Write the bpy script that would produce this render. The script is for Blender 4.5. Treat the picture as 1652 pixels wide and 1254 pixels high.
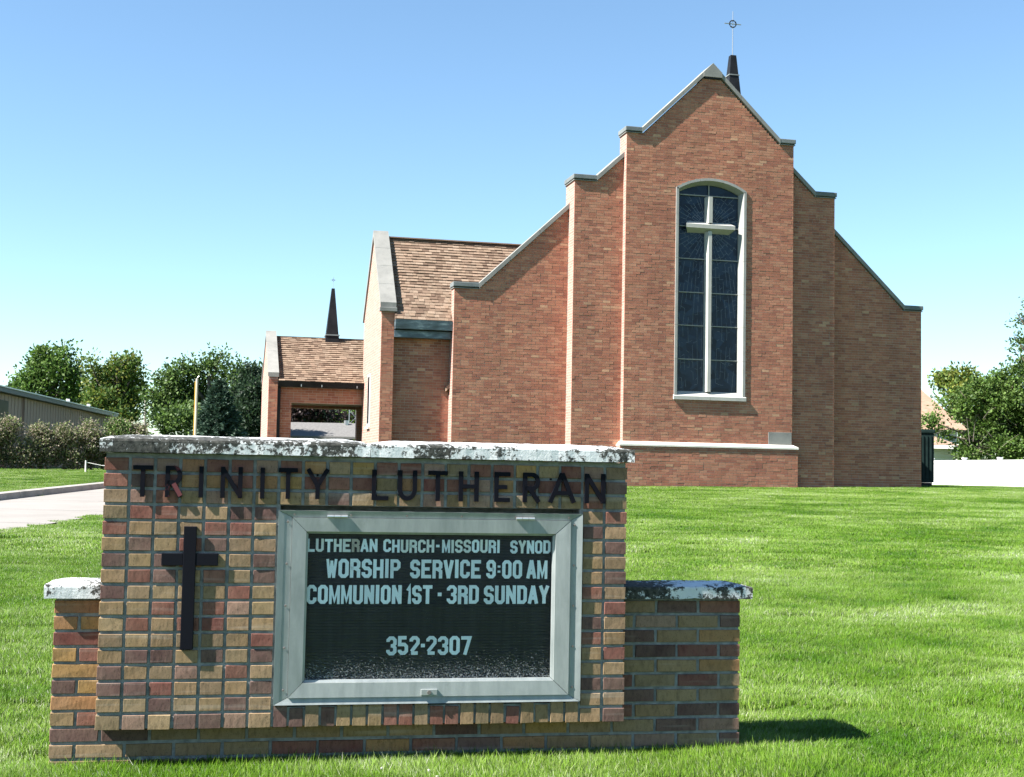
import bpy, bmesh, math, random
import numpy as np
from mathutils import Vector, Matrix

R_ = math.radians
for o in list(bpy.data.objects): bpy.data.objects.remove(o)
SC = bpy.context.scene
COL = SC.collection

# ------------------------------------------------------------------ camera
F_PX, CX, CY, YH, ROLL, EYE = 2150.0, 826.0, 627.0, 763.0, 0.019, 1.26
pit = math.atan((YH - CY) / F_PX)
FW = np.array([0, math.cos(pit), math.sin(pit)])
UP0 = np.array([0, -math.sin(pit), math.cos(pit)])
RT0 = np.array([1.0, 0, 0])
RT = math.cos(ROLL) * RT0 + math.sin(ROLL) * UP0
UPV = -math.sin(ROLL) * RT0 + math.cos(ROLL) * UP0
cd = bpy.data.cameras.new('camera')
cam = bpy.data.objects.new('camera', cd); COL.objects.link(cam)
cd.sensor_fit = 'HORIZONTAL'; cd.sensor_width = 36.0; cd.lens = 36.0 * F_PX / 1652.0
cd.clip_start = 0.05; cd.clip_end = 3000
mw = Matrix.Identity(4)
for i in range(3):
    mw[i][0] = RT[i]; mw[i][1] = UPV[i]; mw[i][2] = -FW[i]
mw[2][3] = EYE
cam.matrix_world = mw
SC.camera = cam
SC.render.resolution_x = 1024; SC.render.resolution_y = 777
def ray(x, y): return FW + RT * (x - CX) / F_PX + UPV * (CY - y) / F_PX
def at(x, y, Y):                       # pixel of the photograph -> world point at depth Y
    d = ray(x, y); d = d * (Y / d[1]); return Vector((d[0], d[1], d[2] + EYE))

# ------------------------------------------------------------------ light
SUN_EL, SUN_DIR = R_(46), R_(23)       # sun towards (-cos, -sin) of SUN_DIR
to_sun = Vector((-math.cos(SUN_DIR) * math.cos(SUN_EL), -math.sin(SUN_DIR) * math.cos(SUN_EL), math.sin(SUN_EL)))
w = bpy.data.worlds.new('World'); SC.world = w; w.use_nodes = True
nt = w.node_tree; nt.nodes.clear()
sky = nt.nodes.new('ShaderNodeTexSky'); sky.sky_type = 'NISHITA'; sky.sun_disc = False
sky.sun_elevation = SUN_EL
sky.sun_rotation = math.atan2(to_sun.x, to_sun.y)
sky.air_density = 1.0; sky.dust_density = 0.0; sky.ozone_density = 1.6; sky.altitude = 350
bg = nt.nodes.new('ShaderNodeBackground'); bg.inputs[1].default_value = 0.050
wo = nt.nodes.new('ShaderNodeOutputWorld')
tn = nt.nodes.new('ShaderNodeMix'); tn.data_type = 'RGBA'; tn.blend_type = 'MULTIPLY'; tn.inputs[0].default_value = 1.0
tn.inputs[7].default_value = (.97, 1.11, 1.13, 1)      # white balance of the photograph
nt.links.new(sky.outputs[0], tn.inputs[6]); nt.links.new(tn.outputs[2], bg.inputs[0]); nt.links.new(bg.outputs[0], wo.inputs[0])
sl = bpy.data.lights.new('sun', 'SUN'); sl.energy = 5.0; sl.angle = R_(0.53); sl.color = (1.0, 0.955, 0.89)
sun = bpy.data.objects.new('sun', sl); COL.objects.link(sun)
sun.rotation_euler = (-to_sun).to_track_quat('-Z', 'Y').to_euler()
SC.view_settings.view_transform = 'Standard'; SC.view_settings.look = 'None'
SC.view_settings.gamma = 1.0; SC.view_settings.exposure = 2.0
SC.render.engine = 'CYCLES'
SC.cycles.max_bounces = 8; SC.cycles.diffuse_bounces = 4; SC.cycles.transparent_max_bounces = 16

# ------------------------------------------------------------------ material helpers
MATS = {}
def mat(name, base=(.5, .5, .5), rough=.8, spec=.3, metal=0.0):
    m = bpy.data.materials.new(name); m.use_nodes = True
    b = m.node_tree.nodes['Principled BSDF']
    b.inputs['Base Color'].default_value = (*base, 1); b.inputs['Roughness'].default_value = rough
    b.inputs['Specular IOR Level'].default_value = spec; b.inputs['Metallic'].default_value = metal
    MATS[name] = m
    return m
class N:                                # tiny node-graph helper
    def __init__(s, m):
        s.t = m.node_tree; s.b = s.t.nodes.get('Principled BSDF'); s.o = s.t.nodes.get('Material Output')
    def new(s, ty, **kw):
        n = s.t.nodes.new(ty)
        for k, v in kw.items():
            if k.startswith('i_'):
                key = k[2:].replace('_', ' ')
                n.inputs[int(key) if key.isdigit() else key].default_value = v
            else: setattr(n, k, v)
        return n
    def l(s, a, b): s.t.links.new(a, b)
    def coord(s, kind='Object', scale=(1, 1, 1)):
        tc = s.new('ShaderNodeTexCoord'); mp = s.new('ShaderNodeMapping'); mp.inputs['Scale'].default_value = scale
        s.l(tc.outputs[kind], mp.inputs[0]); return mp.outputs[0]
    def pos(s, scale=(1, 1, 1)):
        g = s.new('ShaderNodeNewGeometry'); mp = s.new('ShaderNodeMapping'); mp.inputs['Scale'].default_value = scale
        s.l(g.outputs['Position'], mp.inputs[0]); return mp.outputs[0]
    def noise(s, vec, scale, detail=4, rough=.55):
        n = s.new('ShaderNodeTexNoise'); n.inputs['Scale'].default_value = scale
        n.inputs['Detail'].default_value = detail; n.inputs['Roughness'].default_value = rough
        if vec is not None: s.l(vec, n.inputs['Vector'])
        return n.outputs['Fac']
    def ramp(s, fac, stops):
        r = s.new('ShaderNodeValToRGB'); e = r.color_ramp.elements
        while len(e) < len(stops): e.new(0.5)
        for q, (p, c) in zip(e, stops):
            q.position = p; q.color = (*c, 1) if len(c) == 3 else c
        s.l(fac, r.inputs[0]); return r.outputs[0]
    def mix(s, fac, a, b, blend='MIX'):
        n = s.new('ShaderNodeMix'); n.data_type = 'RGBA'; n.blend_type = blend
        for src, sock in ((fac, n.inputs[0]), (a, n.inputs[6]), (b, n.inputs[7])):
            if isinstance(src, (int, float)): sock.default_value = src
            elif isinstance(src, tuple): sock.default_value = (*src, 1)
            else: s.l(src, sock)
        return n.outputs[2]
    def bump(s, h, strength=.3, dist=.01):
        b = s.new('ShaderNodeBump'); b.inputs['Strength'].default_value = strength; b.inputs['Distance'].default_value = dist
        s.l(h, b.inputs['Height']); s.l(b.outputs[0], s.b.inputs['Normal'])
G3 = lambda v: (v, v, v)

def brick_mat(name, src, speckle):
    m = mat(name, rough=.88, spec=.2); n = N(m)
    if src == 'object': c = n.new('ShaderNodeObjectInfo').outputs['Color']
    else:
        a = n.new('ShaderNodeAttribute', attribute_name='tone'); c = a.outputs['Color']
    p = n.pos()
    if speckle:
        f1 = n.noise(n.pos((60, 60, 25)), 1.0, 3, .6)
        f2 = n.noise(n.pos((9, 9, 9)), 1.0, 5, .6)
        f3 = n.noise(n.pos((330, 330, 120)), 1.0, 2, .5)
        c = n.mix(n.ramp(f2, [(.3, G3(0)), (.75, G3(1))]), c, n.mix(.25, c, (.28, .22, .16)))
        c = n.mix(1.0, c, n.ramp(f1, [(.3, G3(.72)), (.5, G3(1)), (.75, G3(1.1))]), 'MULTIPLY')
        c = n.mix(1.0, c, n.ramp(f3, [(.30, G3(.42)), (.38, G3(1)), (1, G3(1))]), 'MULTIPLY')
        f4 = n.noise(n.pos((1.6, 1.6, 30)), 1.0, 3)
        c = n.mix(n.ramp(f4, [(.58, G3(0)), (.75, G3(.22))]), c, (.5, .46, .4))
        n.bump(f1, .35, .004)
    else:
        f1 = n.noise(p, 1.2, 5, .6); f2 = n.noise(p, 14, 3)
        c = n.mix(1.0, c, n.ramp(f1, [(.3, G3(.88)), (.7, G3(1.1))]), 'MULTIPLY')
        c = n.mix(1.0, c, n.ramp(f2, [(.3, G3(.9)), (.7, G3(1.08))]), 'MULTIPLY')
        f3 = n.noise(n.pos((1.5, 1.5, .16)), 1.0, 5, .62)
        c = n.mix(1.0, c, n.ramp(f3, [(.30, (.80, .80, .82)), (.52, G3(1)), (.75, (1.10, 1.08, 1.06))]), 'MULTIPLY')
    n.l(c, n.b.inputs['Base Color'])
    return m
brick_mat('sign_brick', 'object', True)
brick_mat('church_brick_piece', 'object', False)
brick_mat('church_brick', 'attr', False)
m = mat('sign_mortar', (.17, .18, .175), .95); n = N(m)
n.l(n.ramp(n.noise(n.pos(), 25, 5), [(.3, (.115, .12, .12)), (.7, (.25, .26, .255))]), n.b.inputs['Base Color'])
n.bump(n.noise(n.pos(), 220, 3), .5, .004)
m = mat('church_mortar', (.30, .26, .22), .95); n = N(m)
n.l(n.ramp(n.noise(n.pos(), 3, 5), [(.3, (.28, .24, .20)), (.7, (.44, .40, .35))]), n.b.inputs['Base Color'])
m = mat('church_side_brick', rough=.9); n = N(m)
tc = n.new('ShaderNodeTexCoord'); sx = n.new('ShaderNodeSeparateXYZ'); n.l(tc.outputs['Object'], sx.inputs[0])
ad = n.new('ShaderNodeMath', operation='ADD'); n.l(sx.outputs[0], ad.inputs[0]); n.l(sx.outputs[1], ad.inputs[1])
cb = n.new('ShaderNodeCombineXYZ'); n.l(ad.outputs[0], cb.inputs[0]); n.l(sx.outputs[2], cb.inputs[1])
bt = n.new('ShaderNodeTexBrick'); n.l(cb.outputs[0], bt.inputs['Vector'])
for k, v in (('Scale', 1.0), ('Mortar Size', .006), ('Brick Width', .203), ('Row Height', .0677), ('Bias', -.1)): bt.inputs[k].default_value = v
bt.inputs['Color1'].default_value = (.30, .150, .118, 1); bt.inputs['Color2'].default_value = (.36, .200, .160, 1); bt.inputs['Mortar'].default_value = (.34, .275, .24, 1)
n.l(bt.outputs[0], n.b.inputs['Base Color'])

def stone_mat(name, a, b, dark, scale=3, bump=.2):
    m = mat(name, rough=.9, spec=.2); n = N(m); p = n.pos()
    c = n.ramp(n.noise(p, scale, 6, .6), [(.3, a), (.7, b)])
    c = n.mix(n.ramp(n.noise(p, scale * .7, 5, .65), [(.52, G3(0)), (.75, G3(.6))]), c, dark)
    n.l(c, n.b.inputs['Base Color']); n.bump(n.noise(p, 60, 4), bump, .006); return m
stone_mat('limestone', (.17, .17, .16), (.225, .222, .208), (.11, .11, .104))
stone_mat('coping_metal', (.10, .115, .118), (.16, .175, .175), (.06, .07, .07))
stone_mat('sill_stone', (.56, .54, .48), (.68, .66, .6), (.42, .40, .35), 2)
stone_mat('window_stone', (.22, .225, .215), (.29, .29, .275), (.18, .18, .17), 2)
stone_mat('mullion_stone', (.32, .315, .29), (.40, .395, .365), (.25, .245, .225), 2)
stone_mat('concrete', (.42, .40, .36), (.55, .53, .48), (.30, .29, .26), 1.2)
stone_mat('kerb_concrete', (.22, .21, .19), (.33, .31, .28), (.13, .125, .12), 2)
# painted cap stones with black lichen
m = mat('painted_cap', rough=.8, spec=.25); n = N(m); p = n.pos()
big = n.noise(n.pos((1.6, 1.6, 3)), 1.9, 2, .5); fine = n.noise(p, 34, 8, .72); fin2 = n.noise(p, 120, 4, .7)
s1 = n.new('ShaderNodeMath', operation='MULTIPLY_ADD'); n.l(big, s1.inputs[0]); s1.inputs[1].default_value = .85; n.l(fine, s1.inputs[2])
s2 = n.new('ShaderNodeMath', operation='MULTIPLY_ADD'); n.l(fin2, s2.inputs[0]); s2.inputs[1].default_value = .28; n.l(s1.outputs[0], s2.inputs[2])
msk = n.ramp(s2.outputs[0], [(.0, G3(0)), (1.0, G3(0))])
tco = n.new('ShaderNodeTexCoord'); sxo = n.new('ShaderNodeSeparateXYZ'); n.l(tco.outputs['Object'], sxo.inputs[0])
e1 = n.new('ShaderNodeMapRange'); e1.inputs['From Min'].default_value = .42; e1.inputs['From Max'].default_value = -.02; e1.inputs['To Max'].default_value = .115; n.l(sxo.outputs[0], e1.inputs['Value'])
hz_ = n.new('ShaderNodeMath', operation='GREATER_THAN'); hz_.inputs[1].default_value = 1.0; n.l(sxo.outputs[2], hz_.inputs[0])
e2 = n.new('ShaderNodeMath', operation='MULTIPLY'); n.l(e1.outputs[0], e2.inputs[0]); n.l(hz_.outputs[0], e2.inputs[1])
e3 = n.new('ShaderNodeMapRange'); e3.inputs['From Min'].default_value = 1.9; e3.inputs['From Max'].default_value = 2.32; e3.inputs['To Max'].default_value = .07; n.l(sxo.outputs[0], e3.inputs['Value'])
e4 = n.new('ShaderNodeMath', operation='ADD'); n.l(e2.outputs[0], e4.inputs[0]); n.l(e3.outputs[0], e4.inputs[1])
md1 = n.new('ShaderNodeMath', operation='MULTIPLY'); md1.inputs[1].default_value = 1.0; n.l(sxo.outputs[2], md1.inputs[0])
top_ = n.new('ShaderNodeMath', operation='COMPARE'); top_.inputs[1].default_value = 1.374; top_.inputs[2].default_value = .016; n.l(md1.outputs[0], top_.inputs[0])
bot_ = n.new('ShaderNodeMath', operation='COMPARE'); bot_.inputs[1].default_value = .748; bot_.inputs[2].default_value = .018; n.l(md1.outputs[0], bot_.inputs[0])
tb_ = n.new('ShaderNodeMath', operation='ADD'); n.l(top_.outputs[0], tb_.inputs[0]); n.l(bot_.outputs[0], tb_.inputs[1])
e5 = n.new('ShaderNodeMath', operation='MULTIPLY_ADD'); e5.inputs[1].default_value = .05; n.l(tb_.outputs[0], e5.inputs[0]); n.l(e4.outputs[0], e5.inputs[2])
s3 = n.new('ShaderNodeMath', operation='ADD'); n.l(s2.outputs[0], s3.inputs[0]); n.l(e5.outputs[0], s3.inputs[1]); s2 = s3
rng_ = n.new('ShaderNodeMapRange'); rng_.inputs['From Min'].default_value = 1.075; rng_.inputs['From Max'].default_value = 1.135
n.l(s2.outputs[0], rng_.inputs['Value'])
paint = n.ramp(n.noise(p, 7, 5), [(.3, (.50, .52, .52)), (.7, (.64, .66, .67))])
lich = n.ramp(n.noise(p, 60, 3), [(.35, (.018, .019, .017)), (.7, (.075, .075, .066))])
n.l(n.mix(rng_.outputs[0], paint, lich), n.b.inputs['Base Color']); n.bump(s2.outputs[0], .5, .006)
# aluminium cabinet
m = mat('cabinet_metal', rough=.48, spec=.5, metal=.25); n = N(m)
c = n.ramp(n.noise(n.pos((6, 6, 1.2)), 3, 5, .65), [(.3, (.20, .225, .222)), (.7, (.30, .325, .32))])
c = n.mix(n.ramp(n.noise(n.pos(), 9, 6, .7), [(.56, G3(0)), (.75, G3(.5))]), c, (.17, .195, .185))
n.l(c, n.b.inputs['Base Color'])
m = mat('screw_metal', (.12, .11, .10), .6); m = mat('hinge_metal', (.62, .62, .6), .3, .5, .8)
m = mat('board_black', rough=.55, spec=.3); n = N(m)
n.l(n.ramp(n.noise(n.pos((40, 40, 3)), 1, 4), [(.3, (.024, .026, .032)), (.75, (.040, .042, .050))]), n.b.inputs['Base Color'])
m = mat('board_letter', (.62, .72, .74), .5); n = N(m)
oi = n.new('ShaderNodeObjectInfo'); n.l(oi.outputs['Color'], n.b.inputs['Base Color'])
m = mat('wall_letter', rough=.6, spec=.06); n = N(m)
oi = n.new('ShaderNodeObjectInfo')
n.l(n.mix(n.ramp(n.noise(n.pos(), 16, 4, .6), [(.55, G3(0)), (.68, G3(1))]), (.005, .0055, .009), oi.outputs['Color']), n.b.inputs['Base Color'])
mat('black_paint', (.006, .0065, .010), .6, .07)
mat('faded_red', (.11, .028, .032), .6)
# cabinet glass with dust along the bottom
m = bpy.data.materials.new('cabinet_glass'); m.use_nodes = True; MATS['cabinet_glass'] = m; n = N(m)
n.t.nodes.remove(n.b)
tr = n.new('ShaderNodeBsdfTransparent'); tr.inputs[0].default_value = (.97, .985, .99, 1)
gl = n.new('ShaderNodeBsdfGlossy'); gl.inputs['Roughness'].default_value = .03
fr = n.new('ShaderNodeFresnel'); fr.inputs[0].default_value = 1.14
mx = n.new('ShaderNodeMixShader'); n.l(fr.outputs[0], mx.inputs[0]); n.l(tr.outputs[0], mx.inputs[1]); n.l(gl.outputs[0], mx.inputs[2])
df = n.new('ShaderNodeBsdfDiffuse'); df.inputs[0].default_value = (.6, .62, .62, 1)
tc = n.new('ShaderNodeTexCoord'); sx = n.new('ShaderNodeSeparateXYZ'); n.l(tc.outputs['Object'], sx.inputs[0])
hm = n.new('ShaderNodeMapRange'); hm.inputs['From Min'].default_value = .50; hm.inputs['From Max'].default_value = .36
hm.inputs['To Max'].default_value = .16; n.l(sx.outputs[2], hm.inputs['Value'])
sp = n.noise(n.pos(), 150, 2, .75); ss = n.new('ShaderNodeMath', operation='ADD'); n.l(sp, ss.inputs[0]); n.l(hm.outputs[0], ss.inputs[1])
sm = n.new('ShaderNodeMapRange'); sm.inputs['From Min'].default_value = .68; sm.inputs['From Max'].default_value = .80; sm.inputs['To Max'].default_value = .30
n.l(ss.outputs[0], sm.inputs['Value'])
mx2 = n.new('ShaderNodeMixShader'); n.l(sm.outputs[0], mx2.inputs[0]); n.l(mx.outputs[0], mx2.inputs[1]); n.l(df.outputs[0], mx2.inputs[2])
n.l(mx2.outputs[0], n.o.inputs[0])
# stained glass (seen from outside), leading
m = mat('stained_glass', rough=.2, spec=.22); n = N(m)
vo = n.new('ShaderNodeTexVoronoi'); vo.inputs['Scale'].default_value = 5; n.l(n.pos(), vo.inputs['Vector'])
n.l(n.ramp(vo.outputs['Color'], [(.2, (.004, .010, .022)), (.8, (.014, .030, .058))]), n.b.inputs['Base Color'])
n.bump(n.noise(n.pos(), 5, 2), .12, .02)
mat('leading', (.15, .18, .22), .5)
# roofing
m = mat('roof_shingle', rough=.95, spec=.1); n = N(m)
a = n.new('ShaderNodeAttribute', attribute_name='tone')
n.l(n.mix(1.0, a.outputs['Color'], n.ramp(n.noise(n.pos(), 70, 3), [(.3, G3(.75)), (.7, G3(1.2))]), 'MULTIPLY'), n.b.inputs['Base Color'])
m = mat('roof_shingle_piece', rough=.95, spec=.1); n = N(m)
oi = n.new('ShaderNodeObjectInfo')
n.l(n.mix(1.0, oi.outputs['Color'], n.ramp(n.noise(n.pos(), 70, 3), [(.3, G3(.75)), (.7, G3(1.2))]), 'MULTIPLY'), n.b.inputs['Base Color'])
mat('roof_felt', (.12, .085, .065), .95)
m = mat('gutter_metal', rough=.42, spec=.5, metal=.3); n = N(m)
n.l(n.ramp(n.noise(n.pos((2, 2, 7)), 1.4, 5, .65), [(.35, (.045, .06, .07)), (.55, (.085, .12, .145)), (.72, (.25, .31, .33))]), n.b.inputs['Base Color'])
m = mat('dark_metal', rough=.5, spec=.2); n = N(m)
n.l(n.ramp(n.noise(n.pos(), 3, 4), [(.3, (.006, .006, .007)), (.7, (.016, .016, .018))]), n.b.inputs['Base Color'])
mat('steel', (.42, .42, .42), .35, .5, .8)
# ground, paving
m = mat('soil_grass', rough=1, spec=.05); n = N(m)
c = n.ramp(n.noise(n.pos(), .7, 6, .6), [(.3, (.04, .07, .014)), (.7, (.075, .115, .024))])
n.l(n.mix(n.ramp(n.noise(n.pos(), 9, 4), [(.4, G3(0)), (.8, G3(.5))]), c, (.10, .12, .035)), n.b.inputs['Base Color'])
m = mat('pavement', rough=.92, spec=.2); n = N(m)
c = n.ramp(n.noise(n.pos(), .9, 6, .6), [(.3, (.185, .172, .158)), (.7, (.225, .212, .196))])
n.l(n.mix(n.ramp(n.noise(n.pos(), 40, 3), [(.5, G3(0)), (.8, G3(.4))]), c, (.20, .19, .18)), n.b.inputs['Base Color'])
mat('joint_tar', (.05, .05, .05), .9); mat('asphalt', (.055, .055, .057), .9)
# leaves: diffuse + translucent, per-leaf tone
def leaf_mat(name, trans=.35, rough=.6, posnoise=None):
    m = bpy.data.materials.new(name); m.use_nodes = True; MATS[name] = m; n = N(m)
    a = n.new('ShaderNodeAttribute', attribute_name='tone'); c = a.outputs['Color']
    if posnoise:
        f = n.noise(n.pos((.9, 1.15, 1)), posnoise[0], 5, .62)
        c = n.mix(1.0, c, n.ramp(f, [(.34, posnoise[1]), (.5, (1, 1, 1)), (.66, posnoise[2])]), 'MULTIPLY')
        f = n.noise(n.pos((.62, .8, 1)), .5, 3, .5)
        c = n.mix(1.0, c, n.ramp(f, [(.38, posnoise[3]), (.62, posnoise[4])]), 'MULTIPLY')
    n.l(c, n.b.inputs['Base Color']); n.b.inputs['Roughness'].default_value = rough; n.b.inputs['Specular IOR Level'].default_value = .3 if not posnoise else .2
    t = n.new('ShaderNodeBsdfTranslucent'); n.l(c, t.inputs[0])
    if posnoise:                         # mown turf: shade the sward more like its mean surface
        gn = n.new('ShaderNodeNewGeometry'); vm = n.new('ShaderNodeVectorMath', operation='MULTIPLY_ADD'); vm.inputs[1].default_value = (.55, .55, .55); vm.inputs[2].default_value = (0, 0, .75)
        n.l(gn.outputs['Normal'], vm.inputs[0]); nv = n.new('ShaderNodeVectorMath', operation='NORMALIZE'); n.l(vm.outputs[0], nv.inputs[0]); n.l(nv.outputs[0], n.b.inputs['Normal'])
    mx = n.new('ShaderNodeMixShader'); mx.inputs[0].default_value = trans
    n.l(n.b.outputs[0], mx.inputs[1]); n.l(t.outputs[0], mx.inputs[2]); n.l(mx.outputs[0], n.o.inputs[0])
    return m
leaf_mat('leaf'); leaf_mat('needle', .15)
leaf_mat('grass_blade', .36, .38, (1.0, (.46, .64, .28), (1.56, 1.36, 2.7), (.66, .79, .48), (1.24, 1.16, 1.75)))  # patch tints: grass variation plus mown-blade sheen put into the colour
m = mat('bark', rough=.95); n = N(m)
n.l(n.ramp(n.noise(n.pos((3, 3, .6)), 4, 5), [(.3, (.05, .04, .03)), (.7, (.13, .11, .085))]), n.b.inputs['Base Color'])
mat('grey_twig', (.17, .15, .125), .95)
mat('white_vinyl', (.80, .80, .80), .45, .4); mat('white_siding', (.72, .72, .70), .6)
mat('beige_metal', (.31, .235, .195), .7, .1); mat('beige_rib', (.295, .223, .185), .7, .1); mat('fascia_dark', (.10, .11, .12), .5)
mat('red_brick_plain', (.20, .07, .045), .9)
mat('window_dark', (.012, .014, .017), .35, .2)
m = mat('grey_roof', rough=.95); n = N(m)
n.l(n.ramp(n.noise(n.pos((9, 9, 30)), 1, 4), [(.3, (.085, .082, .08)), (.7, (.15, .145, .14))]), n.b.inputs['Base Color'])
m = mat('tan_roof', rough=.95); n = N(m)
n.l(n.ramp(n.noise(n.pos((5, 5, 16)), 1, 4), [(.3, (.20, .13, .09)), (.7, (.29, .20, .145))]), n.b.inputs['Base Color'])
mat('cream_wall', (.50, .48, .38), .8)
m = mat('cabinet_green', rough=.6, spec=.15); n = N(m)
n.l(n.ramp(n.noise(n.pos(), 4, 4), [(.3, (.006, .014, .013)), (.7, (.012, .026, .024))]), n.b.inputs['Base Color'])
m = mat('pole_wood', rough=.9); n = N(m)
n.l(n.ramp(n.noise(n.pos((10, 10, 1)), 1, 4), [(.3, (.36, .32, .25)), (.7, (.52, .47, .38))]), n.b.inputs['Base Color'])
mat('yellow_paint', (.60, .36, .05), .6); mat('clover_white', (.45, .43, .40), .8)
mat('wood_grey', (.26, .24, .21), .9); mat('rope_white', (.65, .64, .6), .9)

# ------------------------------------------------------------------ object helpers
def tag(o, label=None, cat=None, group=None, kind=None):
    if label: o['label'] = label
    if cat: o['category'] = cat
    if group: o['group'] = group
    if kind: o['kind'] = kind
    return o
def link(name, me, parent=None, m=None, kind=None):
    o = bpy.data.objects.new(name, me); COL.objects.link(o)
    if parent is not None: o.parent = parent
    if m and me is not None and not me.materials: me.materials.append(MATS[m])
    if kind: o['kind'] = kind
    return o
def empty(name, loc, rz=0):
    o = bpy.data.objects.new(name, None); COL.objects.link(o); o.empty_display_size = .2
    o.location = loc; o.rotation_euler = (0, 0, rz); return o
class MB:
    def __init__(s): s.v = []; s.f = []; s.c = []
    def add(s, vs, fs, col=None):
        b = len(s.v); s.v += [tuple(x) for x in vs]; s.f += [tuple(b + i for i in f) for f in fs]; s.c += [col] * len(fs)
        return s
    def box(s, x0, x1, y0, y1, z0, z1, col=None):
        vs = [(x0, y0, z0), (x1, y0, z0), (x1, y1, z0), (x0, y1, z0), (x0, y0, z1), (x1, y0, z1), (x1, y1, z1), (x0, y1, z1)]
        return s.add(vs, [(0, 3, 2, 1), (4, 5, 6, 7), (0, 1, 5, 4), (1, 2, 6, 5), (2, 3, 7, 6), (3, 0, 4, 7)], col)
    def bevbox(s, x0, x1, y0, y1, z0, z1, b):
        bm = bmesh.new(); bmesh.ops.create_cube(bm, size=1)
        for v in bm.verts:
            v.co = Vector((x0 + (v.co.x + .5) * (x1 - x0), y0 + (v.co.y + .5) * (y1 - y0), z0 + (v.co.z + .5) * (z1 - z0)))
        bmesh.ops.bevel(bm, geom=bm.edges[:], offset=b, segments=2, affect='EDGES', profile=.6)
        bm.verts.index_update()
        s.add([v.co[:] for v in bm.verts], [[v.index for v in f.verts] for f in bm.faces]); bm.free(); return s
    def prism_y(s, poly, y0, y1):        # polygon in (x,z), extruded along y; poly counter-clockwise seen from -y
        n = len(poly); vs = [(x, y0, z) for x, z in poly] + [(x, y1, z) for x, z in poly]
        fs = [tuple(range(n)), tuple(range(2 * n - 1, n - 1, -1))] + [((i + 1) % n, i, n + i, n + (i + 1) % n) for i in range(n)]
        return s.add(vs, fs)
    def prism_x(s, poly, x0, x1):        # polygon in (y,z)
        n = len(poly); vs = [(x0, y, z) for y, z in poly] + [(x1, y, z) for y, z in poly]
        fs = [tuple(range(n - 1, -1, -1)), tuple(range(n, 2 * n))] + [(i, (i + 1) % n, n + (i + 1) % n, n + i) for i in range(n)]
        return s.add(vs, fs)
    def tube(s, pts, rads, seg=8):
        pts = [Vector(p) for p in pts]; rings = []; b = len(s.v)
        for i, p in enumerate(pts):
            d = (pts[min(i + 1, len(pts) - 1)] - pts[max(i - 1, 0)]).normalized()
            a = d.orthogonal().normalized(); c = d.cross(a)
            for k in range(seg):
                t = 2 * math.pi * k / seg; s.v.append(tuple(p + (a * math.cos(t) + c * math.sin(t)) * rads[i]))
        for i in range(len(pts) - 1):
            for k in range(seg):
                k2 = (k + 1) % seg; s.f.append((b + i * seg + k, b + i * seg + k2, b + (i + 1) * seg + k2, b + (i + 1) * seg + k)); s.c.append(None)
        s.f.append(tuple(b + k for k in range(seg - 1, -1, -1))); s.c.append(None)
        e = b + (len(pts) - 1) * seg; s.f.append(tuple(e + k for k in range(seg))); s.c.append(None)
        return s
    def mesh(s, name, recalc=True):
        me = bpy.data.meshes.new(name); me.from_pydata(s.v, [], s.f); me.update()
        if any(c is not None for c in s.c):
            at_ = me.color_attributes.new('tone', 'FLOAT_COLOR', 'CORNER')
            cols = np.ones((len(me.loops), 4), np.float32); k = 0
            for f, c in zip(s.f, s.c):
                cols[k:k + len(f), :3] = c if c is not None else (.5, .5, .5); k += len(f)
            at_.data.foreach_set('color', cols.ravel())
        if recalc:
            bm = bmesh.new(); bm.from_mesh(me); bmesh.ops.recalc_face_normals(bm, faces=bm.faces[:]); bm.to_mesh(me); bm.free()
        return me
    def build(s, name, m, parent=None, kind=None, recalc=True, smooth=False):
        me = s.mesh(name, recalc)
        if smooth: me.shade_smooth()
        return link(name, me, parent, m, kind)
def lerp(a, b, t): return a + (b - a) * t

# ------------------------------------------------------------------ terrain
RY = [4, 5, 6, 7, 8, 32, 37, 60, 2000]; RZ = [-.075, -.07, -.055, -.01, .05, .90, 1.06, 1.09, 1.1]
LY = [4, 5, 6, 7, 8, 16, 22, 27, 36, 45, 60, 2000]; LZ = [-.075, -.07, -.055, -.01, .05, .39, .44, .48, .66, 1.03, 1.1, 1.1]
def gz(x, y):
    r = np.interp(y, RY, RZ); l = np.interp(y, LY, LZ); t = np.clip((np.asarray(x) + 5.5) / 4.5, 0, 1); t = t * t * (3 - 2 * t)
    return l + (r - l) * t
def grid_sheet(name, xs, ys, m, dz=0, parent=None):
    X, Y = np.meshgrid(xs, ys); Z = gz(X, Y) + dz
    vs = np.stack([X, Y, Z], -1).reshape(-1, 3).tolist(); nx = len(xs)
    fs = [(j * nx + i, j * nx + i + 1, (j + 1) * nx + i + 1, (j + 1) * nx + i) for j in range(len(ys) - 1) for i in range(nx - 1)]
    me = bpy.data.meshes.new(name); me.from_pydata(vs, [], fs); me.shade_smooth()
    return link(name, me, parent, m)
xs = np.concatenate([np.linspace(-900, -60, 15), np.arange(-50, 50.1, .5), np.linspace(60, 900, 15)])
ys = np.concatenate([[-300, -60, -15, -5, 0, 2, 3], np.arange(4, 62, .5), np.linspace(70, 1500, 24)])
g = grid_sheet('ground', xs, ys, 'soil_grass'); g['kind'] = 'structure'
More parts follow.
